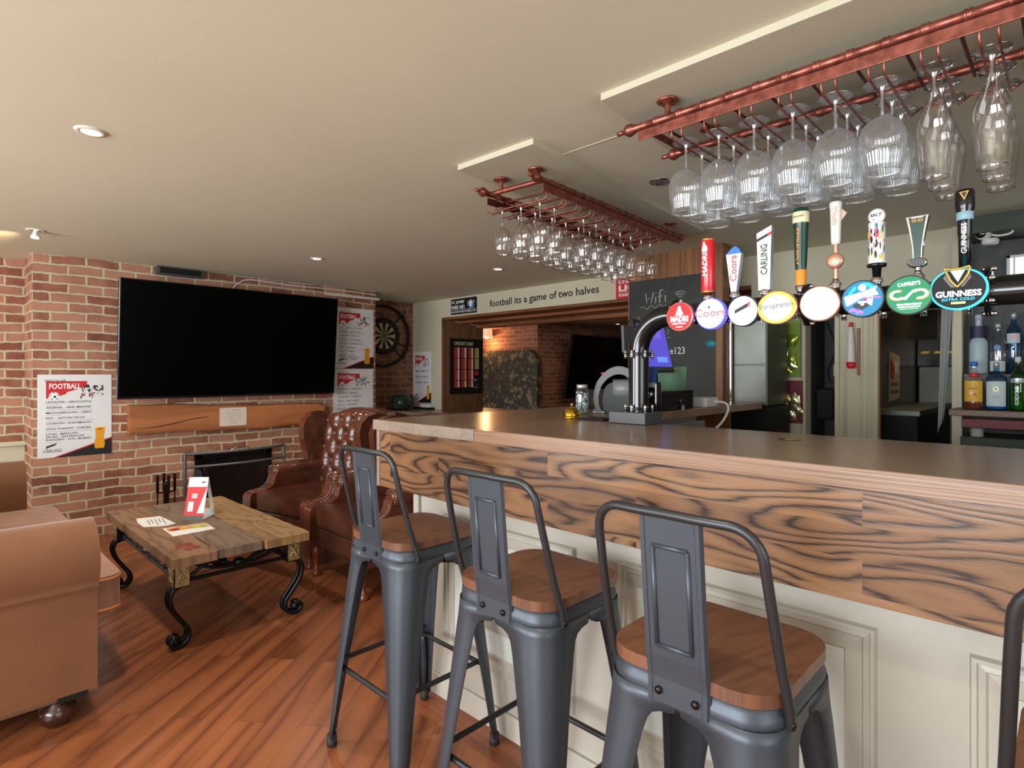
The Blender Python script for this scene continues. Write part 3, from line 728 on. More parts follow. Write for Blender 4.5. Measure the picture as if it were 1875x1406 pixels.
# long drying crack
cr = [(1.215, 0.835), (1.40, 0.85), (1.55, 0.875), (1.66, 0.90), (1.78, 0.912), (1.80, 0.908), (1.66, 0.893), (1.55, 0.868), (1.40, 0.844)]
m.poly([(y, z) for y, z in cr], 0.0005, plain('crack', (0.02, 0.01, 0.005), 0.9), frame((-5.497, 0, 0), (0, 1, 0), (0, 0, 1)))
m.build('beam', t, world=True)
Mn = frame((-5.4965, 1.885, 0.815), (0, 1, 0), (0, 0, 1))
m = MB().prism(rrect(0.235, 0.165, 0.01, 3, 0.1175, 0.0825), 0, 0.003, M_paperb, Mn)
for i, (x, y, w_) in enumerate(((0.10, 0.138, 0.08), (0.05, 0.112, 0.14), (0.09, 0.094, 0.06), (0.05, 0.082, 0.145), (0.07, 0.064, 0.11), (0.07, 0.046, 0.11), (0.095, 0.03, 0.05))):
    m.text(['~~~~~', 'Remember to smile', 'please', 'and enjoy the evening', 'thank you', 'for your', 'custom'][i], x, y, w_, 0.007, 0.0035, M_inkg, Mn)
tag(m.build('notice_card'), 'small pinkish notice card on the front of the mantel beam', 'notice')

# ---- match posters
def football_poster(y0, z0, w, h, lines, label, M=None, two=False):
    M = M or frame((-5.598, y0, z0), (0, 1, 0), (0, 0, 1))
    X = lambda x: x * w
    Y = lambda y: (1 - y) * h
    P = lambda pts: [(X(a), Y(b)) for a, b in pts]
    m = MB().prism([(0, 0), (w, 0), (w, h), (0, h)], 0, 0.0025, M_paper, M)
    e = 0.003
    m.poly(P([(.11, .08), (.655, .08), (.65, .15), (.50, .185), (.38, .215), (.37, .235), (.28, .262), (.22, .25), (.16, .25), (.13, .29), (.11, .285)]), e, M_red, M)
    m.text('WATCH LIVE', X(.09), Y(.087), X(.28), h * .026, e + .0004, M_inkn, M, 0.01)
    m.text('FOOTBALL', X(.15), Y(.175), X(.42), h * .068, e + .0006, M_whiteink, M, 0.03)
    m.disc(X(.215), Y(.262), w * .07, e + .0006, M_whiteink, M, 18)
    m.disc(X(.223), Y(.268), w * .02, e + .0009, M_ink, M, 6)
    for a in range(5):
        m.disc(X(.215) + w * .055 * math.cos(a * 1.257 + .4), Y(.262) + w * .055 * math.sin(a * 1.257 + .4), w * .011, e + .0009, M_ink, M, 5)
    q = random.Random(int(y0 * 100) + int(z0 * 10))
    for i in range(46):
        a = q.uniform(0, PI); cx = q.uniform(.56, .88); cy = q.uniform(.13, .29) ; L = q.uniform(.012, .04); tk = q.uniform(.003, .008)
        if abs((cx - .72) * .5 + (cy - .21)) > .12: continue
        dx, dy = math.cos(a) * L, math.sin(a) * L
        m.poly(P([(cx - dx - dy * .3, cy - dy), (cx + tk, cy - tk * 2), (cx + dx, cy + dy), (cx - tk, cy + tk * 2)]), e + .0002 + .00002 * i, q.choice([M_ink, M_ink, M_inkg, M_greyd, M_red]), M)
    ys_, st = (.345, .064) if not two else (.40, .11)
    for i, L in enumerate(lines):
        sub = L.startswith('_'); L = L.lstrip('_')
        m.text(L, X(.11), Y(ys_), X(min(.60, .030 * len(L))) if not two else X(min(.72, .052 * len(L))), h * (.024 if not two else .036), e + .0004, M_inkn, M, 0.012)
        nx = lines[i + 1] if i + 1 < len(lines) else ''
        if not nx.startswith('_'):
            m.rect(X(.11), X(.75 if i % 2 else .30), Y(ys_ + .022), Y(ys_ + .019), e + .0003, M_inkg, M); ys_ += st
        else: ys_ += .034
    m.poly(P([(.20, 1.0), (1, .79), (1, .805), (.25, 1.0)]), e + .0002, M_red, M)
    m.poly(P([(.25, 1.0), (1, .805), (1, 1.0)]), e + .0002, M_ink, M)
    m.poly(P([(.765, .655), (.905, .655), (.90, .72), (.885, .78), (.905, .87), (.89, .925), (.765, .925), (.752, .87), (.775, .78), (.77, .72)]), e + .0006, M_amber, M)
    m.poly(P([(.765, .65), (.905, .65), (.905, .665), (.765, .665)]), e + .0008, M_amberl, M)
    m.poly(P([(.80, .69), (.87, .672), (.865, .682), (.80, .70)]), e + .0008, M_ink, M)
    m.poly(P([(.11, .86), (.255, .825), (.235, .85), (.125, .882), (.11, .90)]), e + .0004, M_ink, M)
    m.poly(P([(.235, .83), (.255, .825), (.235, .85), (.22, .856)]), e + .0006, M_red, M)
    m.text('CARLING', X(.07), Y(.935), X(.24), h * .036, e + .0004, M_inkn, M, 0.005)
    return tag(m.build('poster'), label, 'poster')
football_poster(0.625, 0.648, 0.468, 0.635, ['LEICESTER - NEWCASTLE', 'ARSENAL - REAL MADRID', 'MIDDLESBROUGH - LEEDS', 'PSG - ASTON VILLA', 'COVENTRY - PORTSMOUTH', 'LEGIA WARSAW - CHELSEA', 'LYON - MAN UTD', '_SPURS - EINTRACHT', '_RANGERS - ATL. BILBAO'],
                'white and red football fixtures poster left of the television')
football_poster(3.06, 1.345, 0.472, 0.650, ['CITY - CRYSTAL PALACE', 'ARSENAL - BRENTFORD', 'CHELSEA - IPSWICH', 'WOLVES - TOTTENHAM', 'BORUSSIA - BARCELONA', 'REAL - ARSENAL', 'VILLA - PARIS', 'UNITED - LYON', '_SPURS - FRANKFURT', '_RANGERS - BILBAO'],
                'football fixtures poster right of the television, upper of the two')
football_poster(3.045, 0.69, 0.482, 0.650, ['ASTON VILLA - NEWCASTLE', 'EVERTON - ARSENAL', 'LEICESTER - LIVERPOOL', 'DERBY - WEST BROM', 'CELTIC - RANGERS', 'BARNSLEY - CRYSTAL PALACE', 'BURNLEY - SHEFF UTD'],
                'football fixtures poster behind the armchair, lower of the two')
football_poster(-6.17, 0.918, 0.375, 0.65, ['FOREST - MAN UTD', 'LIVERPOOL - EVERTON', 'CHELSEA - SPURS'],
                'narrow football poster on the cream wall beside the dartboard', frame((-6.175, 4.498, 0.918), (1, 0, 0), (0, 0, 1)), two=True)

# ---- dartboard
t = thing('dartboard', 'round dartboard with black surround on the dim brick recess', 'dartboard', (-6.17, 4.03, 1.755))
Md = frame((-6.189, 4.03, 1.755), (0, 1, 0), (0, 0, 1))
m = MB()
for a, b, c, d in ((-.34, .34, .315, .335), (-.34, .34, -.335, -.315), (-.34, -.32, -.335, .335), (.32, .34, -.335, .335)):
    m.box(a, b, c, d, 0, 0.02, M_panelwood, Md)
m.build('backing_frame', t, world=True)
m = MB().lathe([(0, 0.045), (0.225, 0.045), (0.228, 0.035), (0.228, 0.0)], 40, M_blackmatt, Md)
creams, blk, grn, rd = plain('dart_cream', srgb(190, 182, 150), 0.8), M_blackmatt, plain('dart_green', srgb(24, 84, 50), 0.7), plain('dart_red', srgb(150, 30, 34), 0.7)
for i in range(20):
    a0, a1 = 81 + 18 * i, 99 + 18 * i
    c1, c2 = (blk, rd) if i % 2 == 0 else (creams, grn)
    for r0, r1, mt in ((0.016, 0.099, c1), (0.099, 0.107, c2), (0.107, 0.162, c1), (0.162, 0.170, c2)):
        m.ring(0, 0, r0, r1, 0.0462, mt, Md, 3, a0, a1)
m.ring(0, 0, 0.0064, 0.016, 0.0464, grn, Md); m.disc(0, 0, 0.0064, 0.0464, rd, Md, 12)
nums = [20, 5, 12, 9, 14, 11, 8, 16, 7, 19, 3, 17, 2, 15, 10, 6, 13, 4, 18, 1]
for i, nn in enumerate(nums):
    a = R(90 + 18 * i); m.text(str(nn), 0.197 * math.cos(a) - 0.012, 0.197 * math.sin(a) - 0.011, 0.012 * len(str(nn)), 0.022, 0.0466, M_steel, Md, 0.02)
m.build('board', t, world=True)
m = MB().lathe([(0.36, 0.03), (0.365, 0.05), (0.385, 0.05), (0.39, 0.03), (0.385, 0.01), (0.365, 0.01), (0.36, 0.03)], 48, M_blackmatt, Md)
m.build('surround_ring', t, world=True)
for a in (45, 135, 225, 315, 0 - 20):
    MB().tube([(0.22 * math.cos(R(a)), 0.22 * math.sin(R(a)), 0.03), (0.37 * math.cos(R(a)), 0.37 * math.sin(R(a)), 0.03)], 0.009, M_blackmatt, 8, Md).build('strut', t, world=True)

# ---- corner shelf items
m = MB().lathe([(0, 0), (0.09, 0), (0.12, 0.03), (0.125, 0.10), (0.11, 0.16), (0.07, 0.185), (0, 0.19)], 28, M_green_w)
for k_ in range(4):
    for i in range(14):
        a = 2 * PI * (i + k_ * .5) / 14
        m.ball((0.121 * math.cos(a), 0.121 * math.sin(a), 0.035 + .032 * k_), 0.006, M_iron_grey, 6)
o = tag(m.build('dimpled_pot'), 'dark green dimpled pot on the shelf below the dartboard', 'pot'); o.location = (-5.98, 4.17, 0.841)
tag(MB().box(-6.05, -5.72, 4.40, 4.49, 0.841, 0.865, M_blackmatt).build('black_case', bevel=0.004), 'flat black case lying in the shelf corner under the narrow poster', 'case')
tag(MB().box(-5.93, -5.75, 4.42, 4.495, 0.866, 0.905, M_paper).build('paper_stack', bevel=0.002), 'small white box on top of the flat black case', 'box')

# ---- fireplace: stove front, guard and tools
t = thing('fire_guard', 'bowed metal fire guard with glass in front of the fireplace', 'fire guard', (-5.35, 2.0, 0))
def gx(y): return -5.30 - 0.10 * ((y - 1.95) / 0.45) ** 2 + 0.03
m = MB()
yy = [1.56 + 0.86 * i / 14 for i in range(15)]
for z, r in ((0.615, 0.013), (0.505, 0.011), (0.03, 0.013)):
    m.tube([(gx(y), y, z) for y in yy], r, M_iron_grey, 8, flat=1.0)
for y in (1.56, 2.42): m.tube([(gx(y), y, 0.0), (gx(y), y, 0.622)], 0.014, M_iron_grey, 8)
m.build('guard_frame', t, world=True)
MB().tube(smooth_path([(gx(1.93) + 0.005, 1.90, 0.62), (gx(1.93) + 0.01, 1.93, 0.645), (gx(1.93) + 0.01, 2.03, 0.645), (gx(1.93) + 0.005, 2.06, 0.62)], 5), 0.006, M_chrome, 8).build('handle', t, world=True)
MB().grid(lambda u, v: (gx(1.57 + u * .84) - 0.004, 1.57 + u * .84, 0.03 + v * 0.47), 12, 1, M_pane).build('glass_panel', t, world=True)
t = thing('fireplace_insert', 'black fireplace insert with recessed smoked front in brick chimney', 'fireplace', (-5.6, 2.04, 0))
m = MB().box(-5.578, -5.55, 1.70, 1.76, 0, 0.585, M_iron).box(-5.578, -5.55, 2.32, 2.38, 0, 0.585, M_iron).box(-5.578, -5.55, 1.70, 2.38, 0.525, 0.585, M_iron)
m.build('surround', t, world=True, bevel=0.006)
MB().box(-5.578, -5.565, 1.76, 2.32, 0.0, 0.525, M_black).build('stove_front', t, world=True)
t = thing('fire_tool_set', 'black fireside tool set standing beside the fire guard', 'fire tools', (-5.12, 1.36, 0))
m = MB().lathe([(0, 0), (0.085, 0), (0.09, 0.01), (0.03, 0.02), (0.012, 0.03), (0.012, 0.40), (0.02, 0.41), (0.014, 0.44), (0, 0.445)], 18, M_iron)
m.tube([(-.06, 0, .36), (.06, 0, .36)], .006, M_iron, 8).tube([(0, -.06, .36), (0, .06, .36)], .006, M_iron, 8)
m.build('stand', t)
for i, (x, y) in enumerate(((-.06, 0), (.06, 0), (0, -.06), (0, .06))):
    m = MB().tube([(x, y, 0.36), (x, y, 0.50)], 0.011, M_iron, 10).tube([(x, y, 0.08), (x, y, 0.36)], 0.005, M_iron, 8)
    if i == 1: m.box(x - .03, x + .03, y - .006, y + .006, .06, .16, M_iron)
    if i == 2: m.lathe([(0, 0), (.03, 0), (.02, .09), (0, .1)], 10, M_iron, Matrix.Translation((x, y, .05)))
    m.build('fire_tool', t)

# ================================================================== COFFEE TABLE
t = thing('coffee_table', 'rustic reclaimed wood coffee table on scrolled black iron legs', 'coffee table', (-3.56, 1.12, 0))
rb = [wood('reclaimed_board_%s' % n, a, b, (1, 0, 0), (0, 1, 0), (9, 9), rings=5 + i, su=1.6, sv=10, rough=0.6, contrast=0.8, vary=0, bump=0.8)
      for i, (n, a, b) in enumerate((('brown', srgb(142, 106, 76), srgb(66, 43, 31)), ('grey', srgb(126, 104, 86), srgb(62, 48, 40)), ('honey', srgb(158, 122, 80), srgb(74, 52, 34))))]
M_stain = plain('faded_red_paint', srgb(128, 52, 42), 0.7, mottle=(30, 0.25))
for i, (y0, y1) in enumerate(((0.80, 0.995), (1.0, 1.215), (1.22, 1.455))):
    m = MB(); N = 20; q = random.Random(i + 3)
    e0 = [0.004 * q.uniform(-1, 1) for _ in range(N + 1)]; e1 = [0.004 * q.uniform(-1, 1) for _ in range(N + 1)]; ez = [0.0015 * q.uniform(-1, 1) for _ in range(N + 1)]
    x0, x1 = -4.23 + 0.01 * i, -2.92 - 0.012 * (i == 1)
    pts = [(x0 + (x1 - x0) * k / N, y0 + e0[k]) for k in range(N + 1)] + [(x0 + (x1 - x0) * k / N, y1 + e1[k]) for k in range(N, -1, -1)]
    m.prism(pts, 0.408, 0.45, rb[i])
    if i == 0:
        for k in range(9):
            cx, cy = q.uniform(-3.20, -3.05), q.uniform(0.86, 0.95)
            m.poly([(cx + q.uniform(.02, .045) * math.cos(a * PI / 4), cy + q.uniform(.01, .025) * math.sin(a * PI / 4)) for a in range(8)], 0.4503 + .00003 * k, M_stain)
    m.build('top_board', t, world=True, bevel=0.005)
TX = (-4.12, -3.03); TY = (0.862, 1.40)
for ix, x in enumerate(TX):
    for iy, y in enumerate(TY):
        m = MB().box(x - .035, x + .035, y - .035, y + .035, 0.29, 0.408, M_iron)
        b_ = m.build('corner_post', t, world=True, bevel=0.003)
        sx, sy = (1 if ix else -1), (1 if iy else -1)
        # brass tile with leaf rosette on both outer faces
        for o, u, v in (((x + sx * .0355, y, .349), (0, sx, 0), (0, 0, 1)), ((x, y + sy * .0355, .349), (-sy, 0, 0), (0, 0, 1))):
            Mq = frame(o, u, v); m = MB().prism([(-.03, -.052), (.03, -.052), (.03, .052), (-.03, .052)], 0, .003, M_brass_tile, Mq)
            for a in range(4):
                for s in (.5, 1):
                    c, n_ = math.cos(R(45 + 90 * a)), math.sin(R(45 + 90 * a))
                    m.ball((c * .02 * s, n_ * .034 * s, .003), .0085, M_brass_tile, 6, 1, Mq)
            m.ball((0, 0, .004), .007, M_brass_tile, 6, 1, Mq)
            m.build('brass_tile', b_, world=True)
        m = MB()
        for off in (-.02, .02):
            S = [(-.01, .30), (.030, .285), (.044, .245), (.032, .19), (.0, .13), (-.026, .085), (-.030, .045), (-.008, .017), (.026, .018), (.040, .042), (.026, .062), (.010, .052)]
            m.tube(smooth_path([(x + sx * d * .25 + off, y + sy * d * 1.15, z) for d, z in S], 5), .0115, M_iron, 9)
        m.ball((x + sx * .004, y + sy * .022, .041), .026, M_iron, 10)
        m.build('leg', t, world=True)
def scroll_side(p0, p1, n, mat, name):
    """iron apron between two corner posts: lower bar, arch and diagonal scrolls"""
    p0, p1 = Vector(p0), Vector(p1); L = (p1 - p0).length; u = (p1 - p0) / L
    A = lambda s, z: tuple(p0 + u * s * L + Vector((0, 0, z)))
    m = MB().tube([A(0, .31), A(1, .31)], .010, mat, 8)
    m.tube(smooth_path([A(0, .32), A(.22, .375), A(.5, .335), A(.78, .375), A(1, .32)], 6), .009, mat, 8)
    m.tube(smooth_path([A(0, .40), A(.2, .35), A(.5, .33), A(.8, .35), A(1, .40)], 6), .009, mat, 8)
    if n:
        for i in range(n):
            c = (i + .5) / n
            m.tube(smooth_path([A(c - .3 / n, .32), A(c - .1 / n, .38), A(c + .15 / n, .37), A(c + .12 / n, .335), A(c - .05 / n, .345)], 5), .011, mat, 8)
    m.lathe([(0, 0), (.022, .004), (.03, .02), (.022, .036), (0, .04)], 12, mat, Matrix.Translation(A(.5, .325)))
    m.build(name, t, world=True)
scroll_side((TX[0] + .035, TY[0], 0), (TX[1] - .035, TY[0], 0), 4, M_iron_grey, 'scroll_apron')
scroll_side((TX[0] + .035, TY[1], 0), (TX[1] - .035, TY[1], 0), 4, M_iron, 'scroll_apron')
scroll_side((TX[1], TY[0] + .035, 0), (TX[1], TY[1] - .035, 0), 0, M_iron, 'scroll_apron')
scroll_side((TX[0], TY[0] + .035, 0), (TX[0], TY[1] - .035, 0), 0, M_iron, 'scroll_apron')

# things on the table
t = thing('tent_card', 'red and white A-frame menu card standing on the coffee table', 'menu card', (-3.68, 1.15, 0.4505), R(47))
# local: x is the width, y the spread; the red face looks towards -y
W2, Hh, S2 = 0.055, 0.235, 0.075
def face(s): return frame((-W2, s * S2, 0), (1, 0, 0), (0, -s * S2, Hh)) if s < 0 else frame((W2, s * S2, 0), (-1, 0, 0), (0, -s * S2, Hh))
HL = math.hypot(S2, Hh)
for s in (-1, 1):
    F = face(s)
    m = MB()
    m.box(0, 2 * W2, 0, HL, -0.002, 0, M_paper, F) if s < 0 else m.box(0, 0.02, 0, HL, -0.002, 0, M_paper, F).box(2 * W2 - .02, 2 * W2, 0, HL, -0.002, 0, M_paper, F).box(0, 2 * W2, 0, .04, -.002, 0, M_paper, F).box(0, 2 * W2, HL - .07, HL, -.002, 0, M_paper, F)
    if s < 0:
        m.rect(0, 2 * W2, 0.025, 0.19, 0.0006, M_red, F).rect(0, 2 * W2, 0, 0.025, 0.0006, M_greyd, F)
        m.rect(.015, .045, .05, .105, .0009, M_whiteink, F).rect(.03, .06, .125, .135, .0009, M_whiteink, F).rect(.03, .06, .14, .15, .0009, M_whiteink, F)
        m.poly([(.07, .04), (.11, .04), (.11, .19)], .0009, M_whiteink, F)
        m.text('CARLING', .075, .05, .05, .016, .0012, M_ink, F, 0.01, rot=0) if False else None
        m.poly([(.075, .21), (.1, .217), (.095, .222), (.075, .218)], .0009, M_ink, F)
    m.build('card_panel', t)
MB().box(-W2, W2, -S2 * .95, S2 * .95, 0.002, 0.004, M_paper).build('card_base', t)
def leaflet(name, pts, label, art):
    m = MB().prism(pts, 0.4505, 0.4515, M_paper); art(m)
    return tag(m.build(name), label, 'leaflet')
def art1(m):
    Mz = frame((-3.86, 0.90, 0), (0.93, -0.12, 0), (0.12, 0.93, 0))
    for i in range(5): m.rect(.04, .04 + rnd.uniform(.1, .2), .02 + i * .018, .025 + i * .018, .4517, M_inkg, Mz)
leaflet('leaflet', [(-3.90, .882), (-3.87, .995), (-3.62, 1.01), (-3.60, .96), (-3.66, .862), (-3.80, .865)], 'plain white leaflet on the left of the coffee table', art1)
M_food1 = plain('food_photo_orange', srgb(214, 130, 60), 0.5, mottle=(60, 0.5)); M_food2 = plain('food_photo_green', srgb(168, 172, 78), 0.5, mottle=(60, 0.4))
M_food3 = plain('food_photo_red', srgb(140, 50, 40), 0.5, mottle=(60, 0.4)); M_foody = plain('food_photo_yellow', srgb(224, 190, 60), 0.5, mottle=(60, 0.3))
def art2(m):
    Mz = frame((-3.55, 0.925, 0), (0.2, 0.02, 0), (0.04, 0.2, 0))
    m.add([(-3.53, .935, .4517), (-3.45, .932, .4517), (-3.44, 1.03, .4517), (-3.52, 1.04, .4517)], [(0, 1, 2, 3)], M_food1)
    m.add([(-3.52, 1.04, .4517), (-3.44, 1.03, .4517), (-3.41, 1.12, .4517), (-3.50, 1.125, .4517)], [(0, 1, 2, 3)], M_food2)
    m.disc(-3.475, .965, .022, .4520, M_food3).disc(-3.48, 1.01, .018, .4520, M_foody).disc(-3.46, 1.075, .02, .4520, M_foody)
leaflet('leaflet', [(-3.55, .925), (-3.34, .92), (-3.345, 1.125), (-3.51, 1.13)], 'leaflet with orange and green food pictures on the coffee table', art2)

# ================================================================== SOFA
t = thing('sofa', 'tan velvet sofa with rolled arms and bun feet', 'sofa', (-3.75, 0, 0))
def sofa_arm(sx, x_in):
    # sx=+1: near arm, outside towards +x
    pts = [(0, .10), (0, .60)]
    for i in range(1, 15): a = R(180 - 16 * i); pts.append((.14 + .14 * math.cos(a), .60 + .14 * math.sin(a)))
    pts += [(.222, .49), (.225, .10)]
    P_ = [(x_in + sx * x, z) for x, z in pts]
    M = Matrix(((1, 0, 0, 0), (0, 0, -1, 0), (0, 1, 0, 0), (0, 0, 0, 1)))
    m = MB().prism(P_, -0.47, 0.47, M_velvet, M, smooth=True)
    return m
a1 = sofa_arm(1, -2.855).build('arm', t, world=True, bevel=0.03, seg=4, angle=50)
a2 = sofa_arm(-1, -4.65).build('arm', t, world=True, bevel=0.03, seg=4, angle=50)
# fabric pleat at the roll front
MB().tube(smooth_path([(-2.588, 0.40, 0.62), (-2.580, 0.44, 0.618), (-2.582, 0.468, 0.612)], 4), [.003] * 8 + [.001], M_darkwood, 6).build('pleat', a1)
MB().box(-4.65, -2.855, -0.47, 0.44, 0.10, 0.30, M_velvet).build('base', t, world=True, bevel=0.02)
m = MB(); P_ = [(-.47, .10), (-.47, .66)]
for i in range(0, 13): a = R(180 - 15 * i); P_.append((-.36 + .12 * math.cos(a), .72 + .12 * math.sin(a)))
P_ += [(-.2, .45), (-.18, .10)]
m.prism(P_, -4.65, -2.855, M_velvet, Matrix(((0, 0, 1, 0), (1, 0, 0, 0), (0, 1, 0, 0), (0, 0, 0, 1))), smooth=True)
m.build('backrest', t, world=True, bevel=0.03, seg=3, angle=50)
c = MB().prism(rrect(1.765, 0.79, 0.06, 6, -3.748, 0.205), 0.30, 0.455, M_velvet_c, smooth=True).build('seat_cushion', t, world=True, bevel=0.022, seg=4)
for z in (0.318, 0.442):
    MB().tube([(x, y, z) for x, y in rrect(1.765, 0.79, 0.06, 6, -3.748, 0.205)], 0.006, M_piping, 8, closed=True).build('piping', c)
MB().box(-2.83, -2.63, 0.35, 0.44, 0.10, 0.12, M_blackmatt).build('base_lining', t, world=True)
for x in (-2.70, -4.80):
    for y in (0.36, -0.36):
        MB().lathe([(0, 0), (0.035, 0), (0.055, 0.02), (0.062, 0.045), (0.055, 0.07), (0.035, 0.082), (0.038, 0.102), (0, 0.102)], 24, M_darkwood, Matrix.Translation((x, y, 0))).build('bun_foot', t, world=True)

# ================================================================== WINGBACK ARMCHAIRS
def make_armchair():
    t = thing('wingback_armchair', 'x', 'armchair', group='chestnut leather wingback armchairs')
    MB().box(-.31, .31, -.345, .34, .19, .335, M_leather).build('seat_rail', t, bevel=0.025, seg=3)
    m = MB().prism(rrect(0.53, 0.58, 0.05, 5, 0, -.065), .335, .45, M_leather, smooth=True)
    m.build('seat_cushion', t, bevel=0.028, seg=4)
    side = [(.33, .19), (.33, .57), (-.10, .575), (-.145, .565), (-.168, .54)] + [tuple(p)[:2] for p in smooth_path([(-.172, .52, 0), (-.185, .485, 0), (-.215, .462, 0), (-.26, .450, 0), (-.32, .448, 0), (-.355, .444, 0)], 4)] + [(-.370, .43), (-.376, .41), (-.376, .19)]
    for s in (-1, 1):
        M = Matrix(((0, 0, 1, 0), (1, 0, 0, 0), (0, 1, 0, 0), (0, 0, 0, 1)))
        x0, x1 = sorted((s * .262, s * .350))
        m = MB().prism(side, x0, x1, M_leather_l, M, smooth=True)
        # rolled top with scroll end
        Mr_ = frame((s * .318, .33, .562), (1, 0, 0), (0, 0, 1)) @ Matrix.Diagonal((1.08, 1.08, 1, 1))
        m.lathe([(0, -.0), (.052, 0), (.055, .01), (.055, .46), (.05, .478), (.042, .486), (.038, .482), (.03, .484), (.022, .492), (.012, .488), (0, .49)], 22, M_leather_l, Mr_)
        a = m.build('arm', t, bevel=0.018, seg=4, angle=60)
        n = MB()
        for i in range(16):
            w = R(-60 + 300 * i / 15); n.ball((s * (.318 + .049 * math.cos(w)), -.156, .562 + .049 * math.sin(w)), .0036, M_stud, 6)
        for p in smooth_path([(s * .335, -.178, .525), (s * .338, -.183, .50), (s * .338, -.212, .472), (s * .338, -.25, .456), (s * .338, -.33, .452)], 5):
            n.ball(tuple(p), .0034, M_stud, 6)
        n.build('nailhead_trim', a)
    for s in (-1, 1):
        wing = [(.33, .57), (.38, .95), (.35, .985), (.26, .995), (.17, .98), (.11, .935), (.085, .87), (.095, .78), (.125, .68), (.135, .58)]
        M = Matrix(((0, 0, 1, 0), (1, 0, 0, 0), (0, 1, 0, 0), (0, 0, 0, 1)))
        x0, x1 = sorted((s * .275, s * .335))
        sh = Matrix.Identity(4)
        MB().prism(wing, x0, x1, M_leather_l, M).build('wing', t, bevel=0.024, seg=4, angle=30)
    # tufted back
    btn = []
    for r_ in range(5):
        for c_ in range(-3, 4):
            x = c_ * .13 + (.065 if r_ % 2 else 0)
            if abs(x) < .25: btn.append((x, .50 + r_ * .105))
    def bf(u, v):
        x = (u - .5) * .56; z = .42 + v * .60
        y = .25 + .10 * v + .03 * abs(2 * u - 1) ** 3 * 0
        top = max(0, v - .90) / .10
        y += .07 * top ** 2; z -= .02 * top ** 2 + .035 * (2 * u - 1) ** 2 * v ** 4
        d = 0
        for bx, bz in btn:
            q = ((x - bx) ** 2 + (z - bz) ** 2)
            d = max(d, math.exp(-q / .0011))
        # folds between buttons along the diamonds
        a = (x / .13 + (z - .50) / .21); b = (x / .13 - (z - .50) / .21)
        fold = max(math.exp(-((a - round(a)) / .09) ** 2), math.exp(-((b - round(b)) / .09) ** 2))
        y -= .022 - .030 * d - .014 * fold
        return (x, y, z)
    m = MB().grid(bf, 56, 60, M_leather_l, flip=False)
    m.build('tufted_back', t)
    m = MB()
    for bx, bz in btn:
        p = bf(bx / .56 + .5, (bz - .42) / .60); m.ball((bx, p[1] - .003, bz), .008, M_leather, 6)
    m.build('button', t)
    m = MB().prism([(-.29, .25), (.29, .25), (.30, .93), (.25, .985), (.12, 1.015), (-.12, 1.015), (-.25, .985), (-.30, .93)], -.07, 0, M_leather,
                   Matrix(((1, 0, 0, 0), (0, -.15, 1, .385), (0, 1, 0, 0), (0, 0, 0, 1))) @ Matrix.Identity(4))
    # lean of the outer back follows the tufting
    m.v = [(x, .40 - (0.0) + .14 * (z - .25) / .75 - (.07 if y < .38 else 0) * 0 + (0 if i % 2 else 0) + (-.09 if i < 8 else 0), z) for i, (x, y, z) in enumerate(m.v[:16])] + \
          [(x, .40 + .14 * (z - .25) / .75 + (-.09 if i < 8 else 0), z) for i, (x, y, z) in enumerate(m.v[16:])]
    m.build('outer_back', t, bevel=0.02, seg=3)
    for s in (-1, 1):
        MB().lathe([(0, 0), (.030, 0), (.034, .012), (.026, .03), (.014, .045), (.013, .07), (.018, .115), (.028, .145), (.032, .165), (.022, .18), (.03, .195), (0, .195)], 16, M_legwood,
                   Matrix.Translation((s * .29, -.32, 0))).build('leg', t)
        MB().tube([(s * .28, .31, .20), (s * .285, .345, .0)], [.026, .019], M_legwood, 4).build('leg', t)
    return t
a = make_armchair(); a.location = (-3.20, 2.10, 0); a.rotation_euler = (0, 0, R(-1))
a['label'] = 'chestnut leather wingback armchair half hidden behind the first bar stool'
b = copy_tree(a); b.location = (-4.00, 2.06, 0); b.rotation_euler = (0, 0, R(13))
b['label'] = 'chestnut leather wingback armchair nearer the fireplace, its tufted back visible'
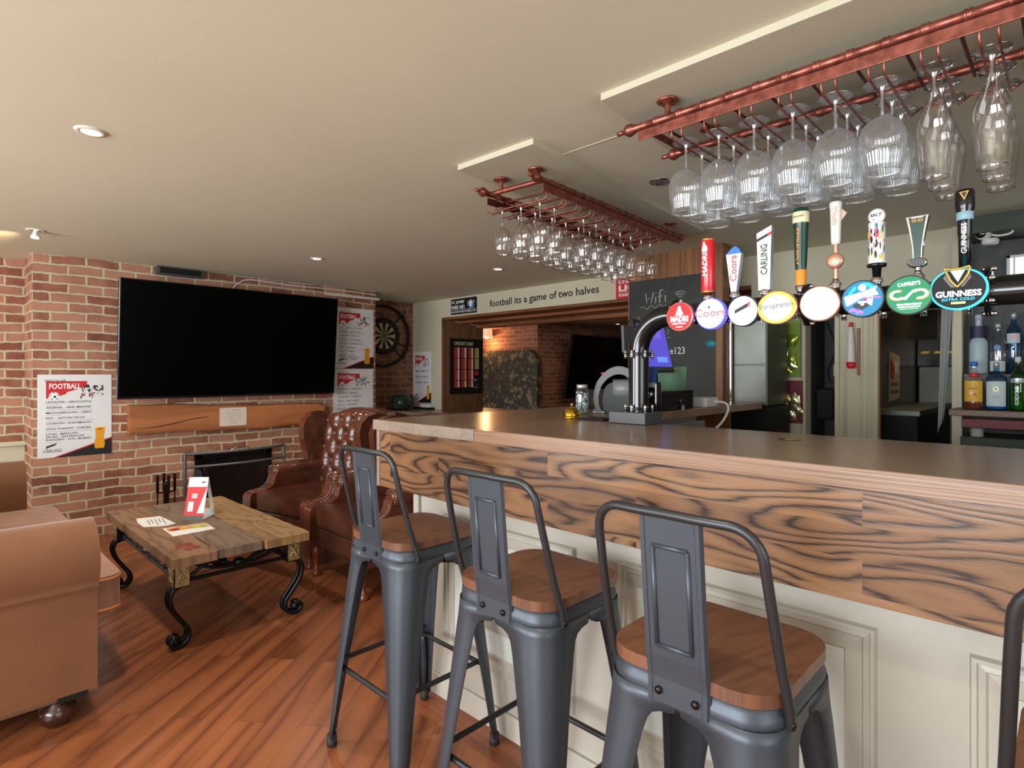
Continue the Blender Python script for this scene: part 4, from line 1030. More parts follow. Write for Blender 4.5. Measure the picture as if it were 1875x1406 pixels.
# ================================================================== COPPER GLASS RACKS
ORD = ['first', 'second', 'third', 'fourth', 'fifth', 'sixth', 'seventh', 'eighth', 'ninth', 'tenth', 'eleventh']
def glass_rack(L, W, nch, ch0, pitch, name, label, loc, rz, flanges, zc, board):
    """long axis along local x, glasses slide in from -y; z=0 is the tube axis"""
    t = thing(name, label, 'glass rack', loc, rz, 'copper glass racks under the ceiling')
    for y in (0, W):
        m = MB()
        prof = [(0, -.078), (.007, -.076), (.009, -.062), (.007, -.054), (.010, -.048), (.020, -.036), (.022, -.026), (.018, -.014), (.012, -.008), (.015, -.004), (.0125, 0)]
        k = int(L / .085)
        for i in range(k):
            z = L * (i + 1) / (k + 1)
            prof += [(.0125, z - .014), (.0155, z - .011), (.0155, z - .007), (.0125, z - .004), (.0155, z - .001), (.0155, z + .003), (.0125, z + .006)]
        prof += [(.0125, L), (.015, L + .004), (.012, L + .008), (.018, L + .014), (.022, L + .026), (.020, L + .036), (.010, L + .048), (.007, L + .054), (.009, L + .062), (0, L + .078)]
        m.lathe(prof, 16, M_copper, frame((0, y, 0), (0, 1, 0), (0, 0, 1)))
        m.build('long_tube', t)
    for x in (0.02, L - 0.02):
        MB().tube([(x, 0, 0), (x, W, 0)], .0115, M_copper, 12).build('cross_tube', t)
    MB().box(0.01, L - 0.01, -.008, -.003, -.048, -.016, M_copper).build('front_strip', t, bevel=0.001)
    if board: MB().box(0.01, L - 0.01, W + .003, W + .008, -.048, -.016, M_copper_d).build('back_strip', t, bevel=0.001)
    for i in range(nch + 1):
        x = ch0 + pitch * (i - .5)
        if 0 < x < L: MB().tube([(x, -.004, -.022), (x, W + .004, -.022)], .0045, M_copper_d, 6).build('cross_bar', t)
    for i in range(nch + 1):
        # one bent wire: right rail of channel i-1, a shallow hook at the back, left rail of channel i
        xa = ch0 + pitch * (i - 1) + .017; xb = ch0 + pitch * i - .017
        pts = []
        if i > 0: pts += [(xa, -.006, -.050), (xa, -.006, -.070), (xa, .012, -.078), (xa, W + .03, -.078)]
        if 0 < i < nch: pts += [((xa + xb) / 2 - .012, W + .015, -.066), ((xa + xb) / 2 + .012, W + .015, -.066)]
        if i < nch: pts += [(xb, W + .03, -.078), (xb, .012, -.078), (xb, -.006, -.070), (xb, -.006, -.050)]
        MB().tube(pts, .0030, M_copper, 7).build('rail_wire', t)
    for x, y in flanges:
        m = MB().tube([(x, y, 0), (x, y, zc)], .0095, M_copper, 12)
        m.lathe([(0, -.001), (.032, -.001), (.036, -.006), (.030, -.010), (.016, -.013), (.011, -.020), (.0095, -.020)], 24, M_copper, Matrix.Translation((x, y, zc)))
        for a in range(5): m.ball((x + .026 * math.cos(a * 1.257), y + .026 * math.sin(a * 1.257), zc - .009), .004, M_copper_d, 6)
        m.build('ceiling_post', t)
    return t
RZ = 2.12; ZC = 2.178 - RZ
r1 = glass_rack(1.37, 0.30, 12, 0.149, 0.110, 'glass_rack', 'copper glass rack nearest the camera, hung with balloon glasses over the taps', (-1.06, 1.69, RZ), 0,
                [(0.115, 0), (0.115, .30), (1.25, 0), (1.25, .30)], ZC, None)
r2 = glass_rack(1.37, 0.31, 10, 0.05, 0.115, 'glass_rack', 'far copper glass rack crowded with wine glasses over the bar return', (-1.63, 1.845, RZ), R(93.84),
                [(0.02, 0.04), (0.02, .24), (1.25, 0), (1.25, .31)], ZC, True)
def ceiling_board(pts, label):
    m = MB().prism(pts, 2.178, H + .001, M_boardpaint)
    return tag(m.build('mounting_board', bevel=0.002), label, 'ceiling board')
ceiling_board([(-1.105, 1.545), (2.0, 1.545), (2.0, 2.08), (-1.16, 2.08)], 'flat painted board on the ceiling carrying the nearest glass rack')
ceiling_board([(-1.93, 1.64), (-1.50, 1.655), (-1.665, 3.42), (-2.10, 3.42)], 'flat painted board on the ceiling carrying the far wine glass rack')

def glass_proto(name, prof, mat, n=36):
    m = MB().lathe(prof, n, mat)
    k = max(range(5), key=lambda i: prof[i][0]); r, z = prof[k]
    ring = lambda r, z, q: [(r - q, z), (r, z + q), (r + q * .4, z), (r, z - q), (r - q, z)]
    m.lathe(ring(r, z, .0012), n, M_rimg).lathe(ring(*prof[-1], .0009), n, M_rimg)
    m.lathe([(a * 1.02, b) for a, b in prof if a < .0095 and b < -.005], 14, M_rimg)
    return m.build(name)
# profiles hang downwards from the foot (z=0)
COPA = [(0, .001), (.020, .001), (.042, -.002), (.0425, -.0035), (.020, -.006), (.008, -.012), (.0042, -.022), (.0038, -.055), (.0045, -.080), (.009, -.090), (.022, -.094), (.036, -.104), (.047, -.120),
        (.0535, -.140), (.0545, -.158), (.0535, -.178), (.049, -.200), (.0445, -.222), (.0415, -.236), (.0425, -.2365), (.043, -.235)]
WINE = [(0, .001), (.018, .001), (.034, -.002), (.0345, -.0035), (.018, -.006), (.007, -.012), (.0042, -.020), (.0038, -.050), (.0045, -.074), (.010, -.084), (.022, -.094), (.033, -.110), (.0395, -.130),
        (.041, -.148), (.0395, -.170), (.036, -.192), (.0325, -.212), (.0335, -.2125), (.034, -.211)]
HURR = [(0, .001), (.018, .001), (.038, -.002), (.0385, -.0035), (.020, -.007), (.009, -.016), (.0055, -.028), (.006, -.050), (.009, -.066), (.016, -.082), (.027, -.104), (.036, -.128), (.0385, -.150),
        (.037, -.180), (.033, -.215), (.0295, -.250), (.028, -.274), (.029, -.2745), (.0295, -.273)]
pc = glass_proto('balloon_glass', COPA, M_ribglass, 48)
pw = glass_proto('wine_glass', WINE, M_glass, 28)
ph = glass_proto('hurricane_glass', HURR, M_glass, 36)
used = {}
def hang(proto, x, y, z, tilt, label, cat, group):
    o = proto if proto.name not in used else proto.copy()
    if proto.name in used: COL.objects.link(o)
    used[proto.name] = 1
    o.location = (x, y, z); o.rotation_euler = (tilt[0], tilt[1], rnd.uniform(0, 6))
    tag(o, label, cat, group)
FZ = RZ - .075 + .0045
DEP = ['front', 'middle', 'back']
for k in range(8):
    x = -0.911 + .110 * k
    for j in range(3):
        y = 1.748 + .113 * j + rnd.uniform(-.001, .001)
        tl = (rnd.uniform(-.006, .006), rnd.uniform(-.006, .006))
        if k < 6:
            hang(pc, x, y, FZ, tl, 'ribbed balloon glass hanging in the %s position of the %s channel of the nearest rack' % (DEP[j], ORD[k]), 'gin glass', 'balloon glasses on the nearest rack')
        else:
            hang(ph, x, y, FZ, tl, 'tall hurricane glass hanging %s in the %s channel of the nearest rack' % (DEP[j], ORD[k]), 'cocktail glass', 'tall glasses on the nearest rack')
a2_ = R(93.84); ex = Vector((math.cos(a2_), math.sin(a2_))); ey = Vector((-math.sin(a2_), math.cos(a2_)))
for k in range(10):
    for j in range(3):
        if k == 2 and j == 0: continue
        lx = .05 + .115 * k; ly = .045 + .107 * j + rnd.uniform(-.008, .008)
        p = Vector((-1.63, 1.845)) + ex * lx + ey * ly
        hang(pw, p.x, p.y, FZ, (rnd.uniform(-.02, .02), rnd.uniform(-.02, .02)),
             'clear wine glass hanging in the %s position of the %s channel of the far rack' % (['right', 'middle', 'left'][j], ORD[k]), 'wine glass', 'wine glasses on the far rack')

# ================================================================== BEER TAP TOWER
t = thing('beer_tap_tower', 'black pipe beer tap tower with round lit badges across the bar', 'beer taps', (-1.213, 1.948, BT + .001))
PX, PY, PZ = -1.213, 1.948, 1.508
MB().box(-1.31, -1.148, 1.885, 2.012, BT + .001, 1.146, M_greyd).build('base_box', t, world=True, bevel=0.003)
pts = [(PX, PY, 1.146), (PX, PY, 1.25), (PX, PY, PZ - .133)]
for i in range(1, 13):
    a = R(7.5 * i); pts.append((PX + .133 * (1 - math.cos(a)), PY, PZ - .133 + .133 * math.sin(a)))
MB().tube(pts, .0385, M_black, 32, caps=False).build('bend_pipe', t, world=True)
MB().tube([(PX + .133, PY, PZ), (-.6, PY, PZ), (-.1, PY, PZ), (.9, PY, PZ)], .0385, M_black, 32).build('crossbar_pipe', t, world=True)
def flange(c, ax, r=.058, nb=6, gap=0):
    M = frame(c, (0, 1, 0) if ax == 'x' else (1, 0, 0), (0, 0, 1) if ax == 'x' else (0, 1, 0))
    m = MB().lathe([(.038, -.006), (r, -.006), (r, -.001), (.040, -.001)], 32, M_black, M).lathe([(.040, .001), (r, .001), (r, .006), (.038, .006)], 32, M_black, M)
    f = m.build('flange', t, world=True)
    for i in range(nb):
        a = 2 * PI * (i + .5) / nb; cx, cy = (r - .008) * math.cos(a), (r - .008) * math.sin(a)
        b = MB().lathe([(0, -.017), (.0055, -.015), (.0065, -.007), (.0065, .007), (.0055, .015), (0, .017)], 10, M_chrome, M @ Matrix.Translation((cx, cy, 0)))
        b.build('bolt', f, world=True)
    return f
flange((PX, PY, 1.367), 'z'); flange((PX, PY, 1.158), 'z')
flange((-1.045, PY, PZ), 'x'); flange((-.60, PY, PZ), 'x', .066); flange((-.163, PY, PZ), 'x', .066)
MB().tube([(.75, PY, BT), (.75, PY, PZ - .03)], .0385, M_black, 24).build('far_post', t, world=True)

M_blue_e = emit('lit_blue_rim', (0.10, 0.10, 1.0), 1.1)
M_white_e = emit('lit_white_lens', (1.0, 0.98, 1.0), .85)
M_cyan_e = emit('lit_cyan_rim', (0.05, 0.72, 0.95), .8)
M_yellow_e = emit('lit_yellow_lens', (0.90, 0.80, 0.05), 0.5, srgb(230, 215, 60))
M_red_e = emit('lit_red_lens', srgb(205, 30, 34), 0.2)
M_green_e = emit('lit_green_lens', srgb(20, 132, 84), 0.22)
M_teal_e = emit('lit_teal_lens', srgb(14, 122, 170), 0.3)
M_whitet = emit('lit_white_text', (1, 1, 1), 0.5)
M_cyant = emit('lit_cyan_text', srgb(40, 190, 235), 0.8)
M_pinkt = emit('lit_pink_mark', srgb(235, 90, 205), 0.7)
M_orange = plain('orange_print', srgb(226, 150, 50), 0.4)
M_rose = plain('rose_gold', srgb(222, 168, 140), 0.3, 0.6)
M_dgreen = plain('bottle_green', srgb(18, 62, 52), 0.3, coat=0.3)
M_hred = plain('handle_red', srgb(220, 34, 46), 0.28, coat=0.4)
M_silver = plain('silver_paint', srgb(196, 200, 204), 0.3, 0.5)
M_bluep = plain('peak_blue', srgb(42, 120, 200), 0.4)
M_creamp = plain('cream_print', srgb(226, 222, 178), 0.5)
M_navy = plain('navy_print', srgb(30, 30, 70), 0.5)
M_pink = plain('pink_print', srgb(220, 60, 120), 0.5); M_yel = plain('yellow_print', srgb(240, 200, 50), 0.5); M_teal = plain('teal_print', srgb(20, 130, 140), 0.5)

def badge(x, z, rx, rz_, rim, face, draw, label, yaw=0):
    M = Matrix.Translation((x, 1.845, z)) @ Matrix.Rotation(R(yaw), 4, 'Z') @ frame((0, 0, 0), (1, 0, 0), (0, 0, 1)) @ Matrix.Diagonal((rx / .05, rz_ / .05, 1, 1))
    m = MB().lathe([(.02, -.045), (.044, -.026), (.0495, -.022), (.0505, -.004), (.049, 0), (.0465, .0005)], 44, rim, M)
    m.lathe([(0, .0002), (.0468, .0002)], 44, face, M)
    draw(m, M)
    b = m.build('tap_badge', t, world=True, label=label)
    n = MB().tube([(x, 1.88, z), (x, 1.915, z)], .014, M_chrome, 12); n.build('badge_neck', b, world=True)
    return b
E1, E2 = .0006, .0009
def d_madri(m, M):
    m.disc(0, .030, .0062, E1, M_whitet, M, 12)
    m.poly([(-.006, .026), (.006, .026), (.013, .012), (.014, .004), (-.014, .004), (-.013, .012)], E1, M_whitet, M)
    m.text('MADRI', -.033, -.018, .066, .020, E2, M_whitet, M, .05); m.text('EXCEPCIONAL', -.026, -.027, .052, .006, E2, M_whitet, M, .02)
    m.rect(-.013, .013, -.037, -.034, E2, M_whitet, M)
def d_coors(m, M):
    m.text('Coors', -.052, -.010, .104, .026, E2, M_hred, M, .015); m.disc(-.004, .021, .005, E1, M_teal, M, 8)
def d_carling(m, M):
    m.poly([(-.026, .004), (.026, .030), (.022, .014), (-.026, -.008)], E1, M_ink, M); m.poly([(.016, .025), (.026, .030), (.022, .014), (.015, .011)], E2, M_hred, M)
    m.text('CARLING', -.034, -.026, .068, .012, E1, M_paper, M, .01)
def d_staro(m, M):
    m.disc(0, 0, .0375, E1, M_white_e, M, 36, .039)
    m.text('Staropramen', -.044, -.010, .086, .022, E2, M_dgreen, M, .015, rot=4); m.poly([(-.026, -.016), (.036, -.006), (.036, -.005), (-.026, -.0145)], E2, M_ink, M)
    m.text('S', -.005, .018, .010, .013, E2, M_inkg, M)
def d_blank(m, M):
    m.disc(-.040, -.006, .0015, E1, M_ink, M, 8); m.disc(.036, .010, .0015, E1, M_ink, M, 8)
def d_craft(m, M):
    M_bl = emit('lit_azure_mark', srgb(30, 190, 240), .6)
    m.poly([(-.038, .004), (-.030, .020), (-.018, .036), (-.012, .030), (-.026, .014), (-.032, .000)], .0004, M_bl, M)
    m.poly([(.000, .042), (.016, .041), (.030, .028), (.022, .024), (.010, .034)], .0004, M_bl, M)
    m.poly([(-.020, -.014), (.018, .002), (.016, -.020), (0, -.030), (-.022, -.022)], .0005, M_ink, M)
    m.poly([(-.043, .008), (-.002, .018), (.002, .004), (-.034, -.018), (-.038, -.016)], E1, M_whitet, M)
    m.poly([(.000, .018), (.034, .032), (.030, .022), (.038, .008), (.002, .004)], E1, M_whitet, M)
    m.disc(0, .030, .0095, E1, M_whitet, M, 16)
    m.poly([(.010, .004), (.026, .004), (.022, -.020), (.012, -.014)], E1, M_whitet, M)
    m.rect(-.010, .010, -.012, -.006, E2, M_whitet, M); m.rect(-.004, .004, -.018, -.012, E2, M_whitet, M)
    m.rect(.000, .042, -.001, .003, E2, M_pinkt, M)
    m.ring(-.022, -.034, .003, .009, E1, M_pinkt, M, 10, 0, 180); m.ring(-.006, -.040, .003, .009, E1, M_pinkt, M, 10, 0, 180)
def d_caff(m, M):
    m.text("CAFFREY'S", -.024, .022, .048, .010, E1, M_whitet, M, .03, rot=3)
    for cx, s in ((-.020, 1), (.020, -1)):
        m.ring(cx * 1.15, .001, .0105, .0195, E1, M_orange, M, 22, 60 if s > 0 else -120, 330 if s > 0 else 150, .72)
        m.ring(cx * 1.15, .0015, .0105, .0165, E2, M_whitet, M, 22, 70 if s > 0 else -110, 320 if s > 0 else 140, .72)
    m.poly([(-.014, -.010), (-.006, -.012), (.014, .012), (.022, .0125), (.016, .014), (.008, .012)], E2, M_whitet, M)
    m.rect(-.026, .026, -.025, -.021, E1, M_whitet, M); m.rect(-.024, .024, -.031, -.028, E1, M_whitet, M); m.rect(-.020, .020, -.035, -.034, E1, M_whitet, M)
def d_guin(m, M):
    m.text('GUINNESS', -.039, -.019, .078, .015, E2, M_whitet, M, .035); m.text('EXTRA COLD', -.028, -.028, .056, .0065, E2, M_cyant, M, .02)
    m.rect(-.012, .012, -.036, -.031, E1, M_gold, M)
    h = MB()
    m.poly([(-.013, .044), (.012, .044), (0, .016)], .004, M_whitet, M)
    m.tube([tuple(M @ Vector(p)) for p in [(-.022, .048, .004), (-.018, .036, .005), (-.012, .020, .005), (-.001, .004, .004)]], .0032, M_gold, 8)
    m.tube([tuple(M @ Vector(p)) for p in [(.020, .050, .004), (.018, .036, .005), (.011, .020, .005), (-.001, .004, .004)]], .0032, M_gold, 8)
    m.tube([tuple(M @ Vector(p)) for p in [(-.024, .050, .004), (-.012, .047, .005), (.004, .047, .005), (.020, .052, .004)]], .0036, M_gold, 8)
    m.poly([(-.019, .040), (-.004, .004), (-.012, .004), (-.026, .028)], .0015, M_inkg, M); m.poly([(.019, .040), (.004, .004), (.010, .006), (.022, .026)], .0015, M_inkg, M)
BX = [-.987, -.875, -.766, -.661, -.540, -.429, -.320, -.215]
badge(BX[0], 1.491, .0505, .0505, M_rose, M_red_e, d_madri, 'round red badge with a white capped figure')
badge(BX[1], 1.493, .052, .052, M_blue_e, M_white_e, d_coors, 'glowing white badge with a blue rim and red script')
badge(BX[2], 1.494, .050, .050, M_greyd, M_white_e, d_carling, 'glowing white badge with a small black flag')
badge(BX[3], 1.497, .060, .052, M_rose, M_yellow_e, d_staro, 'yellow oval badge with green script')
badge(BX[4], 1.499, .055, .052, M_rose, M_white_e, d_blank, 'blank glowing white badge with copper rim')
badge(BX[5], 1.503, .053, .052, M_greyd, M_teal_e, d_craft, 'blue and white graffiti style badge')
badge(BX[6], 1.503, .054, .053, M_greyd, M_green_e, d_caff, 'green badge with a white and gold knot')
badge(BX[7], 1.509, .060, .053, M_cyan_e, M_blackmatt, d_guin, 'black badge with cyan rim and gold harp')

HYv = 1.925
def handle(x, build, label):
    m = MB(); M = Matrix.Translation((x, HYv, 1.546))
    build(m, M)
    h = m.build('tap_handle', t, world=True, label=label)
    c = MB().ball((x, HYv, 1.553), .013, M_chrome, 10).lathe([(.016, 0), (.016, .008), (.010, .014), (.008, .022), (0, .022)], 16, M_chrome, Matrix.Translation((x, HYv, 1.556)))
    c.build('tap_valve', t, world=True)
    MB().box(x - .015, x + .015, HYv - .02, HYv, 1.470, 1.474, M_chrome).tube([(x - .009, HYv - .01, 1.460), (x - .009, HYv - .01, 1.471)], .004, M_chrome, 8).tube([(x + .009, HYv - .01, 1.460), (x + .009, HYv - .01, 1.471)], .004, M_chrome, 8).build('clamp', t, world=True)
    n = MB().tube(smooth_path([(x, HYv + .02, 1.50), (x, HYv + .07, 1.50), (x, HYv + .085, 1.48), (x, HYv + .086, 1.458)], 4), .008, M_chrome, 10)
    n.build('spout', t, world=True)
F = lambda x, dz=0, dy=0: frame((x, HYv + dy, 1.546 + dz), (1, 0, 0), (0, 0, 1))
def h_madri(m, M):
    m.lathe([(0, .030), (.0225, .030), (.0225, .034), (.0235, .036), (.0235, .210), (.0225, .212), (.0225, .215), (0, .215)], 28, M_hred, M)
    m.lathe([(.0228, .028), (.0240, .030), (.0240, .034), (.0228, .036)], 28, M_gold, M).lathe([(.0228, .209), (.0240, .211), (.0240, .214), (.0228, .216)], 28, M_gold, M)
    f = F(-.92, 0, -.0243)
    m.text('MADRI', .008, .085, .080, .018, .0002, M_whiteink, f, .04, rot=90)
    m.disc(-.004, .200, .0045, .0002, M_creamp, f, 10); m.poly([(-.008, .195), (.002, .195), (.010, .180), (.008, .168), (-.012, .168), (-.011, .182)], .0002, M_silver, f)
def h_coors(m, M):
    W = Matrix(((1, 0, 0, 0), (0, 0, -1, 0), (0, 1, 0, 0), (0, 0, 0, 1)))
    m.prism([(-.009, .022), (.009, .022), (.026, .150), (-.026, .150)], -.010, .010, M_silver, M @ W)
    m.prism([(-.026, .150), (.026, .150), (.018, .166), (.006, .175), (-.006, .170), (-.016, .160)], -.010, .010, M_bluep, M @ W)
    m.text('Coors', .011, .058, .086, .024, .0105, M_hred, F(-.826), .01, rot=90)
def h_carling(m, M):
    W = Matrix(((1, 0, 0, 0), (0, 0, -1, 0), (0, 1, 0, 0), (0, 0, 0, 1)))
    m.prism([(-.018, .018), (.018, .018), (.024, .225), (-.024, .204)], -.012, .012, M_white, M @ W, side=M_silver)
    f = F(-.7246)
    m.poly([(-.0235, .185), (.0235, .205), (.0235, .196), (-.0233, .176)], .0125, M_ink, f); m.poly([(.012, .200), (.0235, .205), (.0235, .196), (.012, .191)], .0128, M_hred, f)
    m.text('CARLING', .011, .068, .098, .022, .0125, M_ink, f, .015, rot=90)
def h_staro(m, M):
    m.lathe([(0, .02), (.0145, .02), (.0155, .06), (.019, .13), (.0205, .20), (.0225, .215), (.0235, .225), (.0225, .258), (.020, .262), (0, .264)], 28, M_dgreen, M)
    m.lathe([(.0153, .022), (.0163, .070), (.0150, .072)], 28, M_orange, M); m.lathe([(.0228, .216), (.0242, .222), (.0242, .248), (.0230, .250)], 28, M_creamp, M)
    f = F(-.616, 0, -.0245); m.text('Staropramen', -.016, .228, .032, .010, .0002, M_dgreen, f, 0, rot=4)
    f = F(-.616, 0, -.0208); m.text('A TASTE OF PRAGUE', .002, .085, .115, .008, .0002, M_orange, f, .03, rot=90)
def h_aspall(m, M):
    m.lathe([(0, .135), (.0115, .135), (.013, .145), (.0155, .24), (.0175, .255), (.0165, .262), (0, .264)], 26, M_white, M)
    m.tube([(0, 0, .02), (0, 0, .136)], .0065, M_rose, 14, M)
    m.lathe([(0, .012), (.012, .0125), (.021, .010), (.024, .004), (.024, -.004), (.021, -.008), (0, -.008)], 28, M_rose, M @ frame((0, -.006, .085), (1, 0, 0), (0, 0, 1)))
    m.ring(0, 0, .010, .012, .0130, M_copper, M @ frame((0, -.006, .085), (1, 0, 0), (0, 0, 1)))
    m.text('ASPALL', .006, .188, .058, .012, .0165, M_rose, F(-.5176), .02, rot=90)
    m.poly([(.015, .205), (.030, .225), (.016, .240)], 0, M_rose, F(-.5176))
def h_salt(m, M):
    m.lathe([(0, .02), (.010, .02), (.012, .052), (.024, .054), (.025, .062), (.020, .064)], 24, M_black, M)
    m.lathe([(.0205, .063), (.0215, .066), (.0215, .178), (.0205, .181), (0, .182)], 28, M_white, M)
    q = random.Random(5)
    for i in range(46):
        a = R(q.uniform(-165, -15)); z = q.uniform(.070, .174); w_ = q.uniform(.10, .34); hh = q.uniform(.004, .012); mt = q.choice([M_pink, M_yel, M_teal, M_ink, M_silver, M_pink, M_yel])
        rr = .0217 + .00002 * i; sl = q.uniform(-.008, .008); vs = []
        for k in range(5):
            b = a + w_ * (k / 4 - .5); e = hh * math.sin(PI * (k + .6) / 5.2)
            vs += [(rr * math.cos(b), rr * math.sin(b), z + sl * (k / 4 - .5) - e), (rr * math.cos(b), rr * math.sin(b), z + sl * (k / 4 - .5) + e)]
        m.add(vs, [(2 * k, 2 * k + 2, 2 * k + 3, 2 * k + 1) for k in range(4)], mt, False, M)
    m.ball((0, 0, .200), .022, M_white, 14, 1, M @ Matrix.Diagonal((1, .5, 1, 1)))
    m.text('SALT', -.014, .197, .028, .009, .0118, M_navy, F(-.411), .02); m.disc(-.006, .190, .0016, .0116, M_ink, F(-.411), 8)
def h_caff(m, M):
    W = Matrix(((1, 0, 0, 0), (0, 0, -1, 0), (0, 1, 0, 0), (0, 0, 0, 1)))
    o = [(-.010, .065), (.010, .065), (.012, .10), (.020, .150), (.026, .180), (-.026, .180), (-.020, .150), (-.012, .10)]
    m.prism(o, -.010, .010, M_chrome, M @ W); m.prism([(x * .78, z if z < .07 else z - .002) for x, z in o], .009, .0108, M_dgreen, M @ W @ Matrix.Identity(4))
    m.lathe([(0, .008), (.015, .008), (.019, .004), (.019, -.006), (0, -.008)], 28, M_chrome, M @ frame((0, -.006, .052), (1, 0, 0), (0, 0, 1)) @ Matrix.Diagonal((1.25, .75, 1, 1)))
    m.disc(0, 0, .014, .0085, M_greyd, M @ frame((0, -.006, .052), (1, 0, 0), (0, 0, 1)) @ Matrix.Diagonal((1.25, .75, 1, 1)))
    m.tube([(0, 0, .018), (0, 0, .045)], .008, M_chrome, 12, M)
    f = F(-.3127)
    for cx in (-.007, .007): m.ring(cx, .168, .003, .006, .0112, M_orange, f, 14, 0, 360, .7)
    m.rect(-.014, .014, .175, .178, .0112, M_silver, f)
def h_guin(m, M):
    m.lathe([(0, .02), (.013, .02), (.0145, .10), (.0165, .150), (.0175, .152), (.0175, .172), (.0205, .180), (.0215, .190), (.0215, .222), (.019, .230), (0, .231)], 28, M_black, M)
    m.lathe([(.0170, .151), (.0186, .153), (.0186, .171), (.0170, .173)], 28, plain('pale_blue_band', srgb(140, 176, 190), .4), M)
    m.text('GUINNESS', .0055, .062, .080, .012, .0170, M_whiteink, F(-.210), .015, rot=90)
    f = F(-.210, 0, -.022); m.poly([(-.010, .222), (.011, .224), (.001, .200)], .0002, M_gold, f); m.poly([(-.006, .220), (.007, .221), (.001, .206)], .0004, M_ink, f)
for x, fn, lb in ((-.92, h_madri, 'red cylinder handle with white lettering'), (-.826, h_coors, 'tapered silver handle with red script and blue peak'), (-.7246, h_carling, 'white blade handle with black lettering'),
                  (-.616, h_staro, 'dark green handle with cream band'), (-.5176, h_aspall, 'white and rose gold handle'), (-.411, h_salt, 'multicoloured cylinder handle with white ball'),
                  (-.3127, h_caff, 'green and chrome flared handle'), (-.210, h_guin, 'black handle with white lettering')):
    handle(x, fn, lb)
# ================================================================== PARTITION WITH CHALKBOARD
w = MB().box(-2.54, -1.755, 3.925, 4.0, 0, H, M_panelwood)
structure(w, 'wall_partition')
t = thing('chalkboard', 'tall chalkboard with white wifi note on the timber partition', 'chalkboard', (-2.16, 3.92, 1.05))
MB().box(-1.81, -1.755, 3.90, 3.9245, 1.02, H - .002, M_panelwood).build('side_stile', t, world=True, bevel=0.003)
C = frame((0, 3.9145, 0), (1, 0, 0), (0, 0, 1))
m = MB().box(-2.525, -1.812, 3.915, 3.9245, 1.062, 2.01, M_board)
def chalk(pts, r=.0035):
    r *= 1.35; m.tube([tuple(C @ Vector((x, z, .0006))) for x, z in pts], r, M_chalk, 5, flat=.3)
chalk([(-2.375, 1.905), (-2.362, 1.825), (-2.345, 1.88), (-2.328, 1.828), (-2.308, 1.912)], .005)
chalk([(-2.288, 1.872), (-2.290, 1.825)], .005); chalk([(-2.286, 1.898), (-2.285, 1.902)], .004)
chalk([(-2.225, 1.915), (-2.238, 1.925), (-2.252, 1.912), (-2.254, 1.826)], .005); chalk([(-2.272, 1.872), (-2.232, 1.878)])
chalk([(-2.208, 1.88), (-2.206, 1.83)], .005); chalk([(-2.204, 1.904), (-2.203, 1.908)], .004)
chalk([(-2.42 + .22 * i / 20, 1.795 + .011 * math.sin(i * .95) + .0006 * i) for i in range(21)], .003)
for r_ in (.022, .040, .058):
    chalk([(-2.085 + r_ * math.cos(R(a)) * 1.05, 1.84 + r_ * math.sin(R(a))) for a in range(45, 136, 15)], .0042)
chalk([(-2.087, 1.842), (-2.083, 1.844)], .007)
for (x, z) in ((-2.455, 1.69), (-2.205, 1.582)):
    chalk([(x, z), (x + .002, z + .045), (x + .020, z + .040), (x + .026, z + .020), (x + .016, z + .004), (x, z)], .003)
chalk([(-2.235, 1.605), (-2.222, 1.606)], .003); chalk([(-2.215 + .05 * i / 8, 1.562 + .006 * math.sin(i * .9)) for i in range(9)], .003)
m.text('ce123', -2.20, 1.435, .150, .052, .0004, M_chalk, C, .005)
m.build('board', t, world=True)
tag(MB().lathe([(0, .002), (.040, .002), (.042, 0)], 24, M_teal, C @ Matrix.Translation((-1.852, 1.503, 0)) @ Matrix.Diagonal((1, .6, 1, 1))).build('sticker'), 'teal oval sticker at the right edge of the chalkboard', 'sticker')

# stainless wall cabinet and the dark counter below
t = thing('steel_cabinet', 'brushed stainless steel cabinet right of the chalkboard', 'cabinet', (-1.62, 4.15, 1.07))
MB().box(-1.735, -1.50, 4.02, 4.40, 1.07, 1.66, M_steel).build('body', t, world=True, bevel=0.006)
MB().box(-1.728, -1.507, 4.012, 4.0195, 1.355, 1.655, M_steel).build('door', t, world=True, bevel=0.003)
MB().box(-1.728, -1.507, 4.012, 4.0195, 1.075, 1.348, M_steel).build('door', t, world=True, bevel=0.003)
MB().tube([(-1.748, 4.0, 1.07), (-1.748, 4.0, 1.66)], .014, M_chrome, 12).build('edge_rail', t, world=True)
tag(MB().box(-1.75, -1.49, 4.01, 4.42, 0.0, 1.066, M_blackmatt).build('back_counter', bevel=0.005), 'black back bar unit under the steel cabinet', 'counter')

